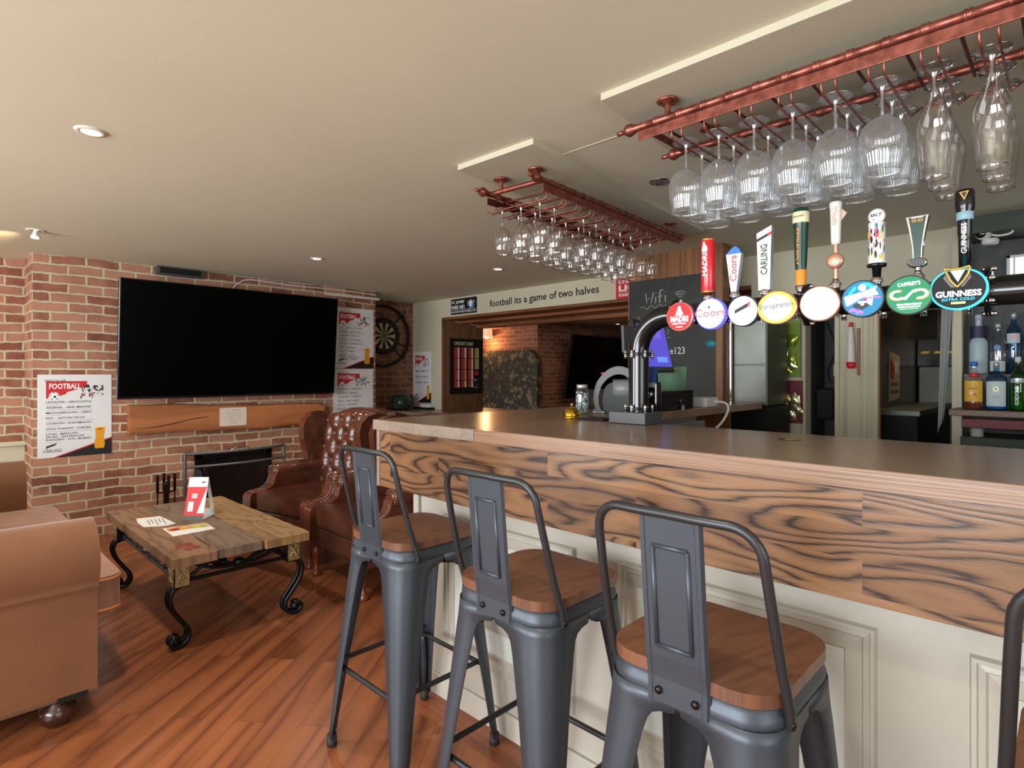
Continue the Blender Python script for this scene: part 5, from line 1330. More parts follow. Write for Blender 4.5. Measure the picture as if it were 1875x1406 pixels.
# wall signs
def sign_plate(x0, x1, z0, z1, mat, draw, name, label, cat='sign', y=4.498):
    M = frame((x0, y, z0), (1, 0, 0), (0, 0, 1)); w, h = x1 - x0, z1 - z0
    m = MB().prism(rrect(w, h, .012, 4, w / 2, h / 2), 0, .006, mat, M); draw(m, M, w, h)
    return tag(m.build(name), label, cat)
def d_sjp(m, M, w, h):
    m.text("ST. JAMES'", .012, .118, .235, .045, .0066, M_whiteink, M, .03); m.text('PARK NE1', .012, .062, .235, .045, .0066, M_whiteink, M, .03)
    m.rect(.012, w - .012, .050, .053, .0066, M_whiteink, M)
    m.text('NEWCASTLE UNITED FOOTBALL CLUB', .012, .018, w - .024, .022, .0066, M_whiteink, M, .02)
    bl = plain('crest_blue', srgb(60, 130, 190), .5)
    m.poly([(.29, .115), (.335, .06), (.38, .055), (.42, .07), (.43, .11), (.40, .09), (.36, .085), (.32, .10)], .0066, bl, M)
    m.poly([(.335, .08), (.30, .13), (.325, .16), (.345, .11)], .0068, M_silver, M); m.poly([(.385, .08), (.43, .13), (.405, .16), (.375, .11)], .0068, M_silver, M)
    m.poly([(.345, .075), (.375, .075), (.385, .13), (.36, .165), (.335, .13)], .007, M_whiteink, M)
sign_plate(-5.41, -4.95, 1.995, 2.18, M_black, d_sjp, 'street_sign', 'black football street sign on the cream beam, left end')
def d_light(m, M, w, h):
    m.text('STADIUM OF', .03, .135, .36, .03, .0066, M_whiteink, M, .03); m.text('LIGHT', .03, .068, .36, .055, .0066, M_whiteink, M, .04)
    m.rect(.02, w - .02, .058, .061, .0066, M_whiteink, M); m.text('SUNDERLAND A.F.C.', .03, .02, .38, .025, .0066, M_whiteink, M, .03)
sign_plate(-3.04, -2.62, 1.975, 2.16, M_red, d_light, 'street_sign', 'red and white street sign at the right end of the cream beam')
m = MB().text('football its a game of two halves', 0, 0, 1.50, .10, 0.001, M_ink, frame((-4.735, 4.4985, 2.015), (1, 0, 0.012), (0, 0, 1)), .012)
tag(m.build('wall_lettering'), 'black lettering about football painted on the cream beam', 'lettering')
tag(MB().tube(smooth_path([(-5.585, 4.505, 1.97), (-5.575, 4.6, 1.955), (-5.565, 4.9, 1.925), (-5.565, 5.15, 1.90)], 5), .004, M_white, 6).build('cable'), 'thin white cable drooping along the top of the wooden reveal', 'cable')
# checkout chart on the reveal
Mk = frame((-5.579, 4.61, 1.03), (0, 1, 0), (0, 0, 1)); w, h = .545, .70
m = MB().box(0, w, 0, h, 0, .018, M_blackmatt, Mk)
m.text('CHECKOUT CHART', .06, h - .085, .32, .045, .0185, M_creamp, Mk, .02)
gold_, redp = plain('chart_gold', srgb(190, 160, 80), .6), plain('chart_red', srgb(190, 50, 60), .6)
for c in range(4):
    x = .06 + .115 * c
    for r_ in range(4 if c < 3 else 2):
        zb = h - .105 - .14 * (r_ + 1); zt = zb + .132
        if r_ == 3: zb += .05
        m.rect(x, x + .055, zb, zt, .0185, redp if c < 3 else gold_, Mk); m.rect(x + .057, x + .088 - (.02 if c == 3 else 0), zb, zt, .0185, M_creamp if (c, r_) not in ((1, 1), (1, 2)) else gold_, Mk)
m.disc(.435, .265, .033, .0185, M_hred, Mk, 20)
q = random.Random(2)
for i in range(14): m.disc(q.uniform(.38, .47), q.uniform(.06, .18), q.uniform(.008, .018), .0186 + .0001 * i, q.choice([M_silver, M_inkg, M_ink]), Mk, 6)
tag(m.build('checkout_chart', bevel=0.002), 'black framed darts checkout chart on the wooden reveal', 'chart')

# ================================================================== ON THE BAR
m = MB().lathe([(0, .0015), (.042, .0015), (.042, .006), (.034, .012), (.034, .0145)], 32, M_brass)
t = thing('service_bell', 'polished brass service bell on the bar top', 'bell', (-1.56, 1.97, BT))
m.build('base', t)
MB().lathe([(.038, .013), (.037, .022), (.031, .035), (.020, .044), (.007, .048), (0, .048)], 32, M_brass).build('dome', t)
MB().lathe([(0, .047), (.004, .047), (.004, .057), (.006, .059), (.005, .063), (0, .064)], 14, M_chrome).build('button', t)
tag(MB().box(-1.50, -1.37, 1.93, 2.03, BT + .0005, BT + .008, M_blackmatt).build('drip_mat', bevel=0.002), 'small black drip mat between the bell and the tap base', 'mat')
M_glitter = plain('glitter_beads', srgb(170, 205, 215), .15, .7)
t = thing('glitter_jar', 'glass jar filled with silver and blue glitter beads', 'jar', (-1.665, 2.18, BT + .001))
t.scale = (.82, .82, .88)
MB().lathe([(0, 0), (.034, 0), (.037, .006), (.037, .120), (.033, .133), (.028, .138), (.028, .158), (.030, .160)], 30, M_glass).build('glass', t)
m = MB(); q = random.Random(9)
for i in range(150):
    a = q.uniform(0, 6.28); rr = q.choice([.031, .030, .024]); z = q.uniform(.008, .118)
    m.ball((rr * math.cos(a), rr * math.sin(a), z), q.uniform(.004, .006), q.choice([M_glitter, M_silver, M_chrome, M_teal if z < .03 or q.random() < .2 else M_glitter]), 4)
b = m.build('beads', t); b['kind'] = 'stuff'
MB().lathe([(.029, .140), (.031, .142), (.031, .156), (.029, .158)], 28, M_silver).build('lid_ring', t)
m = MB(); q = random.Random(4)
o = tag(MB().box(-.03, .03, -.022, .022, .0005, .0015, M_ink).box(-.012, .028, -.006, .006, .0016, .0022, M_gold).build('foil_card'), 'small dark card with gold foil lying on the bar top', 'card')
o.location = (-.60, 1.775, BT); o.rotation_euler = (0, 0, R(20))

# grey drinks machine, a curved hood over a drum
az = math.atan2(2.36, -1.70) - PI / 2
t = thing('coffee_machine', 'grey curved countertop drinks machine behind the brass bell', 'drinks machine', (-1.62, 2.40, BT + .001), az)
W = Matrix(((1, 0, 0, 0), (0, 0, 1, 0), (0, 1, 0, 0), (0, 0, 0, 1)))
outer = [(-.092, 0), (-.112, .05), (-.110, .10), (-.098, .145), (-.070, .185), (-.035, .215), (.0, .226), (.035, .222), (.062, .205), (.075, .185)]
inner = [(.060, .165), (.030, .185), (-.010, .186), (-.048, .165), (-.075, .130), (-.088, .085), (-.086, .04), (-.070, 0)]
P_ = [tuple(p)[:2] for p in smooth_path([(x, z, 0) for x, z in outer], 4)] + [tuple(p)[:2] for p in smooth_path([(x, z, 0) for x, z in inner], 4)]
MB().prism(P_, -.09, .09, M_grey, W, smooth=True).build('hood', t, bevel=0.006)
MB().prism([tuple(p)[:2] for p in smooth_path([(-.062, .0, 0), (-.070, .06, 0), (-.060, .115, 0), (-.03, .145, 0), (.03, .15, 0), (.085, .145, 0), (.10, .10, 0), (.10, .0, 0)], 4)], -.06, .085, M_greyd, W, smooth=True).build('body', t, bevel=0.008)
MB().lathe([(0, -.05), (.046, -.05), (.046, .045), (.040, .052), (.038, .040), (0, .038)], 28, M_grey, frame((.03, -.035, .118), (0, 1, 0), (0, 0, 1))).build('drum', t)
MB().box(.055, .105, -.085, -.06, .09, .165, M_silver).build('side_panel', t, bevel=0.003)
MB().box(-.115, -.06, -.085, .085, 0, .012, M_silver).build('front_lip', t, bevel=0.004)
MB().box(-.075, -.055, -.02, .02, .187, .197, M_hred, Matrix.Rotation(R(0), 4, 'Y')).build('red_button', t)

# till on the bar return
t = thing('till', 'black touchscreen till with purple screen on a cash drawer', 'till', (-1.70, 2.76, BT))
MB().box(-1.92, -1.505, 2.55, 2.97, BT + .001, 1.205, M_black).build('cash_drawer', t, world=True, bevel=0.004)
MB().box(-1.504, -1.500, 2.57, 2.95, BT + .02, 1.19, M_blackmatt).build('drawer_front', t, world=True)
k_ = MB().tube([(-1.500, 2.80, 1.150), (-1.488, 2.80, 1.150)], .008, M_chrome, 10).tube([(-1.49, 2.80, 1.150), (-1.487, 2.815, 1.125)], .003, M_chrome, 6).box(-1.49, -1.486, 2.81, 2.835, 1.10, 1.125, M_silver)
k_.build('drawer_key', t, world=True)
Ms = Matrix.Translation((-1.60, 2.72, 1.30)) @ Matrix.Rotation(R(-14), 4, 'Y')
M_purple = emit('till_screen_purple', srgb(82, 74, 190), 0.75); M_purple2 = emit('till_screen_blue', srgb(96, 130, 235), 0.9); M_purple3 = emit('till_screen_violet', srgb(110, 92, 205), .75)
MB().box(-.03, 0, -.10, .225, 0, .29, M_black, Ms).build('monitor', t, world=True, bevel=0.006)
F2 = Ms @ frame((.0008, 0, 0), (0, 1, 0), (0, 0, 1))
m = MB().rect(-.08, .205, .03, .265, 0, M_purple, F2).rect(.06, .17, .055, .085, .0004, M_purple2, F2).rect(-.05, .15, .19, .24, .0004, M_purple3, F2)
m.build('touch_screen', t, world=True)
MB().box(-1.74, -1.62, 2.66, 2.80, 1.205, 1.33, M_blackmatt).build('monitor_stand', t, world=True, bevel=0.01)
MB().prism([(2.50, 1.40), (2.57, 1.36), (2.62, 1.47), (2.60, 1.53), (2.49, 1.54)], -1.655, -1.64, M_greyd, Matrix(((0, 0, 1, 0), (1, 0, 0, 0), (0, 1, 0, 0), (0, 0, 0, 1)))).build('customer_display', t, world=True, bevel=0.006)
# paper propped behind
MB_g = plain('green_leaflet', srgb(96, 140, 108), .6, mottle=(12, .12))
m = MB().box(-1.80, -1.585, 3.02, 3.025, 1.101, 1.33, MB_g, None)
m.v = [(x + (.0), y + (z - 1.10) * .12, z) for x, y, z in m.v]
tag(m.build('menu_folder'), 'pale green folder propped behind the cash drawer', 'folder')
t = thing('adapter_box', 'white plug adapter with a curled cable beside the till', 'adapter', (-1.545, 3.24, BT))
MB().box(-1.60, -1.50, 3.12, 3.27, BT + .001, 1.155, M_white).build('box', t, world=True, bevel=0.004)
MB().tube(smooth_path([(-1.50, 3.22, 1.13), (-1.44, 3.22, 1.125), (-1.41, 3.20, 1.09), (-1.42, 3.14, 1.02), (-1.45, 3.05, .96)], 6), .007, M_white, 8).build('lead', t, world=True)
tag(MB().box(-1.484, -1.46, 2.62, 3.02, 1.0, 1.035, M_grey).build('cable_tray', bevel=0.003), 'grey plastic tray fixed under the return of the bar', 'tray')

# soft drink dispenser behind the tap column
t = thing('soft_drink_dispenser', 'black soft drink dispenser with three labelled levers behind the tap column', 'drinks dispenser', (-1.235, 2.035, BT + .001))
MB().box(-1.30, -1.175, 2.015, 2.055, BT + .001, 1.26, M_black).build('body', t, world=True, bevel=0.006)
for i, x in enumerate((-1.283, -1.24, -1.197)):
    p = [(x, 2.020, 1.235), (x, 2.012, 1.262), (x, 2.020, 1.292), (x, 2.036, 1.318)]
    lv = MB()
    vs = []
    for (a, b, c) in smooth_path(p, 4): vs += [(a - .017, b, c), (a + .017, b, c), (a + .017, b + .008, c), (a - .017, b + .008, c)]
    n = len(vs) // 4
    lv.add(vs, [(4 * k + j, 4 * k + (j + 1) % 4, 4 * k + 4 + (j + 1) % 4, 4 * k + 4 + j)[::-1] for k in range(n - 1) for j in range(4)] + [(0, 1, 2, 3), (4 * n - 1, 4 * n - 2, 4 * n - 3, 4 * n - 4)],
           [M_yel, M_navy, plain('cola_blue', srgb(40, 70, 130), .4)][i])
    f = frame((x, 2.0145, 1.262), (1, 0, 0), (0, -.2, 1))
    lv.rect(-.015, .015, -.024, -.004, .0040, M_silver, f)
    if i == 1: lv.disc(0, .030, .010, .0005, M_whiteink, f, 16).poly([(-.009, .034), (.009, .038), (.006, .040), (-.006, .039)], .0008, M_hred, f)
    l = lv.build('lever', t, world=True)
    MB().lathe([(0, 0), (.007, 0), (.009, .02), (0, .02)], 12, M_chrome, Matrix.Translation((x, 2.008, 1.20))).build('nozzle', t, world=True)

# ================================================================== BACK WALL, RIGHT OF THE CHALKBOARD
M_darkwall = plain('dark_slate_paint', srgb(64, 70, 62), .7, mottle=(4, .15)); M_alcove = plain('dark_grey_tile', srgb(72, 76, 74), .6, mottle=(18, .2))
M_sheet = plain('dented_steel_sheet', srgb(96, 86, 72), .35, .8, bump=(5, .3, .01), mottle=(3, .2))
bpy.data.objects.remove(bpy.data.objects['wall_back'])
w = MB().box(-6.2, OX0, 4.5, 5.18, 0, H, M_cream)
w.box(OX0, OX1, 4.5, 5.18, 0, OZ0 - 0.03, M_cream).box(OX0, OX1, 4.5, 5.18, OZ1, H, M_cream)
w.box(OX1, -1.409, 4.5, 4.62, 0, H, M_cream).box(-1.409, -.55, 4.5, 4.62, 1.74, H, M_cream)
w.box(-1.212, -1.133, 4.5, 4.62, 0, 1.74, M_cream)
structure(w, 'wall_back')
structure(MB().box(-1.8, -1.409, 4.62, 5.18, 0, H, M_darkwall).box(-1.409, -1.133, 4.95, 5.05, 0, H, M_darkwall).box(-1.212, -1.133, 4.62, 5.05, 0, H, M_darkwall), 'wall_passage')
structure(MB().box(-.552, -.50, 4.46, 4.62, 0, H, M_cream).box(-1.215, -1.185, 4.485, 4.5, 0, 1.74, M_cream).box(-1.43, -1.405, 4.485, 4.5, 0, 1.74, M_cream), 'trim_5', bevel=0.004)
structure(MB().box(-.50, 2.75, 4.6, 4.7, 0, H, M_alcove), 'wall_alcove')
structure(MB().box(-.50, 2.75, 4.25, 4.6, H - .10, H, M_darkwall), 'trim_6')
# door frame panel with mouldings and the opening behind
t = thing('door_panel', 'cream moulded door panel folded beside the kitchen opening', 'door', (-1.04, 4.52, 0))
MB().box(-1.133, -.945, 4.465, 4.498, 0, 1.74, M_cream).build('leaf', t, world=True, bevel=0.003)
for x in (-1.045, -1.01, -.985): MB().box(x, x + .012, 4.456, 4.465, .05, 1.70, M_cream).build('moulding', t, world=True, bevel=0.003)
MB().box(-.945, -.936, 4.455, 4.499, 0, 1.74, M_panelwood).build('edge_strip', t, world=True)
t = thing('fire_blanket', 'white tube with red ends hanging on the door panel', 'hanging tube', (-1.10, 4.49, 1.30))
MB().lathe([(.010, .24), (.018, .20), (.026, .05), (.028, 0)], 18, M_white, Matrix.Translation((-1.10, 4.434, 1.37))).build('tube', t, world=True)
MB().lathe([(0, -.045), (.02, -.044), (.028, -.03), (.029, 0), (0, 0)], 18, M_hred, Matrix.Translation((-1.10, 4.434, 1.37))).build('red_cap', t, world=True)
MB().lathe([(0, .03), (.01, .03), (.014, 0), (0, 0)], 12, M_hred, Matrix.Translation((-1.10, 4.434, 1.61))).build('red_tip', t, world=True)
tag(MB().box(-1.068, -1.050, 4.455, 4.464, 1.28, 1.60, M_panelwood).build('wooden_ruler'), 'narrow wooden strip beside the white tube', 'wooden strip')
# kitchen
structure(MB().box(-1.12, -1.05, 4.62, 7.6, 0, H, M_sheet), 'wall_kitchen_left')
structure(MB().box(-1.12, 1.5, 7.5, 7.6, 0, H, M_sheet).box(-.5, -.44, 4.7, 7.5, 0, H, M_darkwall), 'wall_kitchen_far')
t = thing('kitchen_counter', 'dark kitchen counter with steel edge beyond the opening', 'counter', (-.95, 5.5, 0))
MB().box(-1.048, -.80, 4.9, 6.35, 0, .99, M_blackmatt).build('base', t, world=True)
MB().box(-1.048, -.78, 4.88, 6.37, .99, 1.03, M_steel).build('top', t, world=True, bevel=0.004)
t = thing('oven_range', 'black and steel kitchen range with hazard striped trim', 'oven', (-.8, 6.6, 0))
MB().box(-1.04, -.51, 6.4, 6.95, 0, 1.36, M_steel).build('body', t, world=True, bevel=0.01)
m = MB().box(-1.04, -.51, 6.38, 6.4, 1.36, 1.56, M_black).box(-1.04, -.51, 6.4, 6.95, 1.36, 1.60, M_black)
m.build('hood', t, world=True)
for i in range(5): MB().poly([(0, 0), (.06, 0), (.075, .022), (.015, .022)], 0, M_yel, frame((-1.02 + .10 * i, 6.378, 1.47), (1, 0, 0), (0, 0, 1))).build('stripe', t, world=True)
Mp = frame((-1.0485, 5.28, 1.07), (0, 1, 0), (0, 0, 1))
m = MB().prism([(0, .0), (.38, .02), (.40, .36), (.02, .40)], 0, .002, plain('aged_paper', srgb(206, 184, 146), .7), Mp).poly([(.04, .20), (.16, .16), (.20, .26), (.05, .36)], .0025, M_red, Mp)
m.rect(.20, .34, .22, .32, .0025, M_paper, Mp).rect(.06, .34, .12, .15, .0025, M_inkg, Mp).rect(.06, .34, .06, .09, .0025, M_inkg, Mp)
tag(m.build('kitchen_poster'), 'curling cream and red poster on the kitchen wall', 'poster')
spot('kitchen_lamp', (-.75, 5.9, 2.1), 7, (1, .82, .55), 150, 1)
lamp_k = MB().lathe([(0, 0), (.05, 0), (.055, .02)], 20, M_lamp, Matrix.Translation((-.75, 6.2, 2.16))); tag(lamp_k.build('kitchen_lamp_disc'), 'small bright round lamp in the kitchen ceiling', 'lamp')
m = MB(); m.grid(lambda u, v: (-.60 + .055 * u * (1 - .4 * v) - .02 * v, 4.44 + .008 * math.sin(u * 9), 1.72 - .80 * v + .10 * u * v), 8, 14, plain('grey_cloth', srgb(150, 152, 150), .8))
tag(m.build('tea_towel', solid=.003), 'grey cloth hanging beside the kitchen opening', 'cloth')

# snack cards hanging on the narrow post
def snack(x, z0, z1, wd, card, packs, label, n):
    t = thing('snack_card', label, 'snacks', (x, 4.47, z0))
    MB().box(x - wd / 2, x + wd / 2, 4.472, 4.476, z0, z1, card).build('card', t, world=True)
    q = random.Random(n)
    for i in range(n):
        px = x + q.uniform(-.35, .55) * wd; pz = z0 + (z1 - z0) * (.05 + .5 * i / n); a = q.uniform(-.6, .6)
        M = Matrix.Translation((px, 4.45 - .002 * i, pz)) @ Matrix.Rotation(a, 4, 'Y')
        MB().grid(lambda u, v: ((u - .5) * .055, -.012 * math.sin(PI * u) * math.sin(PI * v), v * .085), 5, 5, packs[i % len(packs)], M).build('packet', t, world=True)
M_foil = plain('foil_green', srgb(150, 165, 60), .22, .6, bump=(60, .5, .004)); M_foil2 = plain('foil_silver', srgb(200, 196, 150), .2, .8, bump=(60, .5, .004)); M_maroon = plain('maroon_card', srgb(110, 24, 40), .5)
snack(-1.50, 1.265, 1.74, .13, plain('lime_card', srgb(120, 150, 40), .5), [M_foil, M_foil2], 'lime green hanging card of snack packets', 7)
snack(-1.49, .93, 1.24, .14, M_maroon, [M_foil2, M_foil2, M_gold], 'maroon hanging card of nut packets below the lime green one', 9)
tag(MB().box(-1.345, -1.26, 4.935, 4.949, 1.27, 1.36, M_creamp).build('wall_socket', bevel=.003), 'cream wall socket in the dark narrow passage', 'socket')
for i, (p, lb) in enumerate((([(-1.40, 4.9, 1.72), (-1.33, 4.92, 1.50), (-1.38, 4.92, 1.30), (-1.36, 4.93, 1.22)], 'black cable looping down the dark passage wall'),
                             ([(-1.25, 4.93, 1.32), (-1.30, 4.9, 1.18), (-1.27, 4.93, 1.19)], 'pale cable hanging below the wall socket'))):
    tag(MB().tube(smooth_path(p, 6), .004, [M_rubber, M_grey][i], 6).build('cable'), lb, 'cable')
tag(MB().box(-1.40, -1.28, 4.70, 4.92, .95, 1.18, M_blackmatt).build('storage_bin', bevel=.01), 'black bin standing in the dark passage', 'bin')

# security camera and window in the alcove
t = thing('security_camera', 'white round security camera with blue light under the ceiling', 'camera', (-.375, 4.30, 2.09))
MB().lathe([(0, .035), (.020, .033), (.033, .018), (.037, -.005), (.033, -.026), (.018, -.036), (0, -.038)], 24, M_white, frame((-.385, 4.30, 2.10), (.95, -.3, 0), (0, 0, 1))).build('housing', t, world=True)
MB().lathe([(0, .0375), (.022, .036), (.028, .030)], 22, M_black, frame((-.385, 4.298, 2.10), (.95, -.3, 0), (0, 0, 1))).build('lens', t, world=True)
MB().ball((-.372, 4.262, 2.108), .005, M_blue_e, 8).build('indicator', t, world=True)
MB().lathe([(0, -.02), (.035, -.018), (.042, 0), (.035, .015), (0, .02)], 20, M_white, Matrix.Translation((-.355, 4.32, 2.055))).build('mount', t, world=True)
MB().tube(smooth_path([(-.45, 4.32, 2.15), (-.35, 4.31, 2.16), (-.27, 4.31, 2.13), (-.26, 4.31, 2.09), (-.31, 4.31, 2.08), (-.35, 4.31, 2.09)], 5), .006, M_white, 8).build('lead', t, world=True)
M_daywin = emit('overcast_daylight', (.80, .84, .92), .8)
structure(MB().box(-.285, .5, 4.585, 4.599, 1.745, 1.985, M_daywin), 'window_4_light')
w = MB()
for a, b, c, d in ((-.30, -.285, 1.73, 2.0), (-.30, .52, 1.985, 2.0), (-.30, .52, 1.73, 1.745), (-.27, -.262, 1.745, 1.985)): w.box(a, b, 4.57, 4.60, c, d, M_white)
for z in (1.79, 1.83, 1.87): w.box(-.28, .5, 4.58, 4.584, z, z + .006, M_grey)
structure(w, 'window_4')

# bottle shelves
M_shelf = wood('back_bar_shelf', srgb(122, 92, 74), srgb(80, 56, 44), (1, 0, 0), (0, 1, 0), (2, .2), rings=4, rough=.4, vary=.1)
t = thing('bottle_shelf', 'wooden back bar shelf carrying spirit bottles', 'shelf', (0, 4.38, 1.05))
MB().box(-.53, 1.6, 4.16, 4.595, 1.05, 1.085, M_shelf).build('shelf_board', t, world=True, bevel=.004)
MB().box(-.47, 1.6, 4.17, 4.19, .985, 1.035, M_maroon).build('lower_rail', t, world=True, bevel=.003)
MB().box(-.49, 1.6, 4.44, 4.595, 1.086, 1.29, M_shelf).build('step', t, world=True, bevel=.003)
tag(MB().box(-.48, 1.6, 4.2, 4.59, 0.0, .93, M_darkwall).build('bottle_fridge', bevel=.006), 'dark unit under the bottle shelf', 'cabinet')
def bottle(x, y, z, r, h, glass, liquid, lab, cap, label, neck=.30, lz=(.16, .50), extra=None, square=False, shoulder=.62):
    t = thing('spirit_bottle', label, 'bottle', (x, y, z), group='spirit bottles on the back bar')
    n = 4 if square else 28
    M = Matrix.Rotation(R(45), 4, 'Z') if square else None
    k = 1.35 if square else 1
    prof = [(0, 0), (r * .92 * k, 0), (r * k, .008), (r * k, h * shoulder), (r * .85 * k, h * (shoulder + .06)), (r * .40, h * (shoulder + .14)), (r * .34, h * .94), (r * .38, h * .96)]
    MB().lathe(prof, n if not square else 24, glass, None).build('glass', t) if not square else MB().lathe(prof, 24, glass, Matrix.Diagonal((1, .7, 1, 1))).build('glass', t)
    D = Matrix.Diagonal((1, .7, 1, 1)) if square else Matrix.Identity(4)
    if liquid:
        MB().lathe([(0, .006), (r * .88 * k, .006), (r * .93 * k, .012), (r * .93 * k, h * .45), (0, h * .45)], 24, liquid, D).build('liquid', t)
    m = MB().lathe([(r * k + .0006, h * lz[0]), (r * k + .0008, h * lz[0] + .001), (r * k + .0008, h * lz[1])], 24, lab, D, a0=-150, a1=-30)
    if extra: extra(m, r * k * (.7 if square else 1), h)
    m.build('label', t)
    MB().lathe([(0, h * 1.0), (r * .36, h * .998), (r * .40, h * .96), (r * .40, h * .90), (r * .34, h * .90)], 20, cap).build('cap', t)
    return t
G_clear = M_glass
G_blue = thin_glass('blue_glass', (.25, .62, .85)); G_green = thin_glass('green_glass', (.08, .62, .16))
L_amber = plain('amber_liquid', srgb(120, 50, 18), .15); L_blue = plain('blue_bottle_body', srgb(60, 150, 190), .12, coat=.5); L_green = plain('green_bottle_body', srgb(14, 130, 40), .12, coat=.5)
M_yl = plain('yellow_label', srgb(224, 176, 62), .5, mottle=(60, .15)); M_pb = plain('pale_blue_label', srgb(196, 214, 214), .5)
def ex_fire(m, r, h):
    f = frame((0, -r - .0015, h * .30), (1, 0, 0), (0, 0, 1)); m.disc(-.008, .012, .010, 0, M_hred, f, 5).disc(.010, .004, .008, 0, M_pink, f, 5).rect(-.02, .02, .036, .040, 0, M_ink, f)
def ex_blue(m, r, h):
    f = frame((0, -r - .0015, h * .18), (1, 0, 0), (0, 0, 1)); m.ring(0, .07, .010, .012, 0, M_gold, f); m.rect(-.014, .014, .02, .022, 0, M_inkg, f).rect(-.014, .014, .03, .032, 0, M_inkg, f)
def ex_green(m, r, h):
    f = frame((0, -r - .0015, h * .10), (1, 0, 0), (0, 0, 1)); m.text('GORDONS', .006, .0, .10, .018, 0, M_whiteink, f, .02, rot=90)
def ex_seal(mat, zc=.62, rr=.011):
    def f_(m, r, h): m.disc(0, 0, rr, 0, mat, frame((0, -r - .002, h * zc), (1, 0, 0), (0, 0, 1)), 16)
    return f_
SZ, SZ2 = 1.086, 1.291
bottle(-.425, 4.27, SZ, .047, .275, G_clear, L_amber, M_yl, M_bluep, 'squat amber bottle with yellow label and blue cap', lz=(.16, .60), extra=ex_fire)
MB().lathe([(.021, .185), (.024, .19), (.024, .205), (.020, .21)], 18, M_hred).build('neck_band', bpy.data.objects['spirit_bottle'])
bottle(-.325, 4.27, SZ, .036, .27, G_blue, L_blue, M_pb, M_silver, 'blue square gin bottle with pale label', square=True, lz=(.08, .60), extra=ex_blue, shoulder=.66)
bottle(-.232, 4.27, SZ, .036, .30, G_green, L_green, M_silver, M_white, 'green bottle with white cap and vertical lettering', lz=(.52, .60), extra=ex_green)
bottle(-.135, 4.27, SZ, .040, .30, G_clear, None, M_paper, M_silver, 'clear bottle with white label, right of the green one')
M_frost = plain('frosted_glass', srgb(176, 196, 204), .4)
bottle(-.425, 4.50, SZ2, .046, .36, M_frost, None, M_navy, M_frost, 'tall frosted white bottle with navy label', lz=(.60, .80), shoulder=.5)
bottle(-.335, 4.50, SZ2, .040, .30, G_clear, None, M_paper, M_silver, 'clear bottle with round blue seal', lz=(.05, .25), extra=ex_seal(M_bluep, .52, .016))
bottle(-.275, 4.57, SZ2, .034, .36, G_blue, None, M_pb, M_silver, 'pale blue bottle with red dot behind the clear ones', lz=(.5, .66), extra=ex_seal(M_hred, .60, .012), shoulder=.68) if False else bottle(-.265, 4.52, SZ2, .034, .36, G_blue, None, M_pb, M_silver, 'pale blue bottle with red dot behind the clear ones', lz=(.5, .66), extra=ex_seal(M_hred, .60, .012), shoulder=.68)
bottle(-.185, 4.50, SZ2, .036, .33, G_clear, None, plain('purple_label', srgb(110, 70, 170), .5), M_white, 'clear bottle with purple label and green spot', lz=(.45, .70), extra=ex_seal(plain('lime_spot', srgb(140, 210, 60), .5), .55, .016))
bottle(-.10, 4.50, SZ2, .038, .34, G_clear, None, M_paper, M_silver, 'clear bottle with plain label at the right of the back row')
tag(MB().lathe([(0, 0), (.03, 0), (.033, .045), (.034, .045)], 20, M_white, Matrix.Translation((-.41, 4.26, .931))).build('small_tub'), 'small pale tub on the dark unit below the bottle shelf', 'tub')

# ================================================================== BACK ROOM CONTENTS
area('back_room_fill', (-5.0, 8.0, 2.15), (0, 0, 0), 2.0, 2.0, 9, (1, .75, .5))  # added warm fill to brighten the back room, no fixture belongs to it
M_floral = bpy.data.materials.new('floral_fabric'); M_floral.use_nodes = True
nt = M_floral.node_tree; b = nt.nodes['Principled BSDF']; tc = nt.nodes.new('ShaderNodeTexCoord')
vo = nt.nodes.new('ShaderNodeTexVoronoi'); vo.inputs['Scale'].default_value = 14; n1 = nt.nodes.new('ShaderNodeTexNoise'); n1.inputs['Scale'].default_value = 9; n1.inputs['Detail'].default_value = 6
nt.links.new(tc.outputs['Object'], vo.inputs['Vector']); nt.links.new(tc.outputs['Object'], n1.inputs['Vector'])
f = math_node(nt, 'ADD', math_node(nt, 'MULTIPLY', vo.outputs['Distance'], .25), math_node(nt, 'MULTIPLY', n1.outputs['Fac'], .85))
nt.links.new(ramp(nt, f, [(.30, srgb(130, 84, 62)), (.42, srgb(112, 98, 64)), (.52, srgb(60, 46, 32)), (.62, srgb(32, 30, 22)), (.8, srgb(88, 62, 42))]), b.inputs['Base Color']); b.inputs['Roughness'].default_value = .8
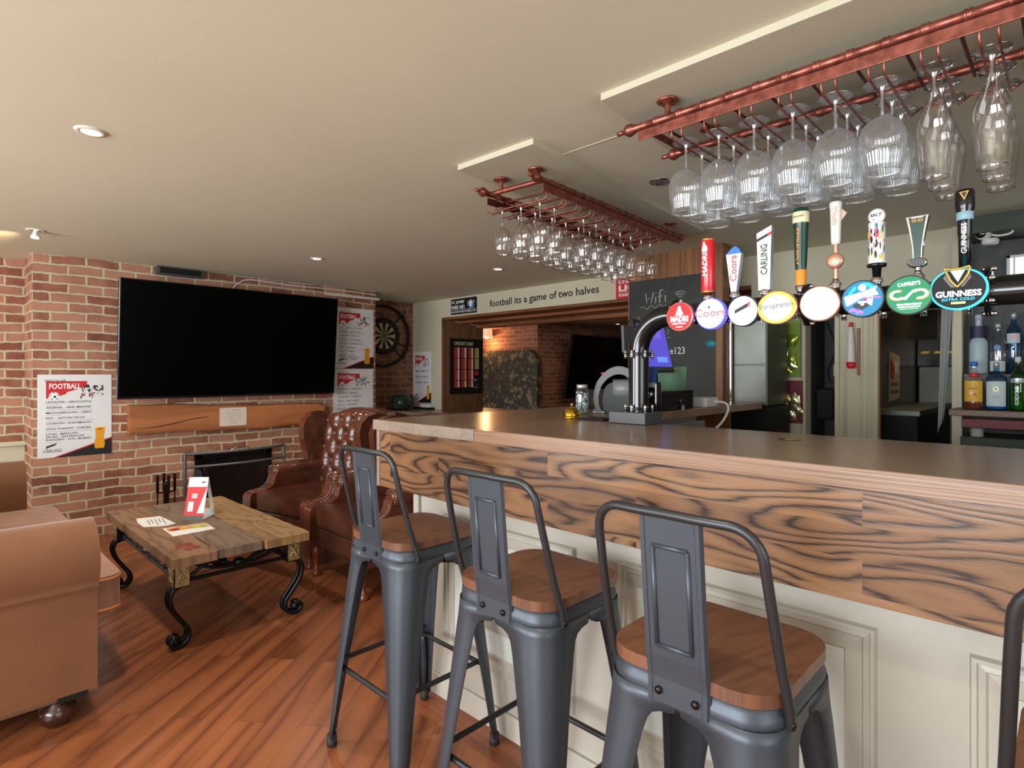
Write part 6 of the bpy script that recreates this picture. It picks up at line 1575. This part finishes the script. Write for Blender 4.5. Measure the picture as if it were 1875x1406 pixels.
t = thing('booth_seat', 'high backed booth in dark floral fabric in the back room', 'booth', (-7.3, 7.3, 0))
MB().prism([(-8.3, .45), (-6.5, .45), (-6.5, 1.5), (-6.56, 1.62), (-6.7, 1.69), (-8.3, 1.71)], -.12, 0, M_floral, Matrix(((1, 0, 0, 0), (0, 0, -1, 7.27), (0, 1, 0, 0), (0, 0, 0, 1)))).build('backrest', t, world=True, bevel=.03)
MB().box(-8.3, -6.5, 6.75, 7.26, .3, .5, M_floral).box(-8.3, -6.5, 6.8, 7.26, 0, .3, M_darkwood).build('bench', t, world=True, bevel=.02)
M_shade = emit('lit_lampshade', (1.0, .62, .36), .55, srgb(200, 160, 130)); M_bulb = emit('sconce_bulb', (1, .7, .25), 18)
t = thing('wall_lamp', 'glowing wall lamp with small fabric shade in the back room', 'lamp', (-7.68, 7.33, 2.0))
MB().lathe([(.11, -.09), (.095, .09)], 28, M_shade, Matrix.Translation((-7.68, 7.22, 2.03))).build('lamp_shade', t, world=True)
MB().tube([(-7.68, 7.39, 1.98), (-7.68, 7.22, 1.98)], .01, M_gold, 8).build('bracket', t, world=True)
MB().ball((-7.68, 7.22, 1.95), .03, M_bulb, 10).build('bulb', t, world=True)
for z, e in ((1.86, 10), (2.15, 6)):
    l = bpy.data.lights.new('sconce_glow', 'POINT'); l.energy = e; l.color = (1, .58, .24); l.shadow_soft_size = .03
    o = bpy.data.objects.new('sconce_glow', l); COL.objects.link(o); o.location = (-7.68, 7.18, z)
t = thing('television', 'dark television hanging tilted on the back room brick chimney', 'television', (-6.5, 8.9, 1.2))
Mq = Matrix.Translation((-6.5, 8.9, .85)) @ Matrix.Rotation(R(9), 4, 'Y')
MB().box(0, .05, -.95, 1.0, 0, 1.15, M_black, Mq).build('casing', t, world=True, bevel=.006)
MB().box(.05, .053, -.93, .98, .02, 1.13, M_screen, Mq).build('screen', t, world=True)
MB().box(-6.598, -6.40, 8.7, 9.1, 1.25, 1.7, M_blackmatt).build('wall_bracket', t, world=True)
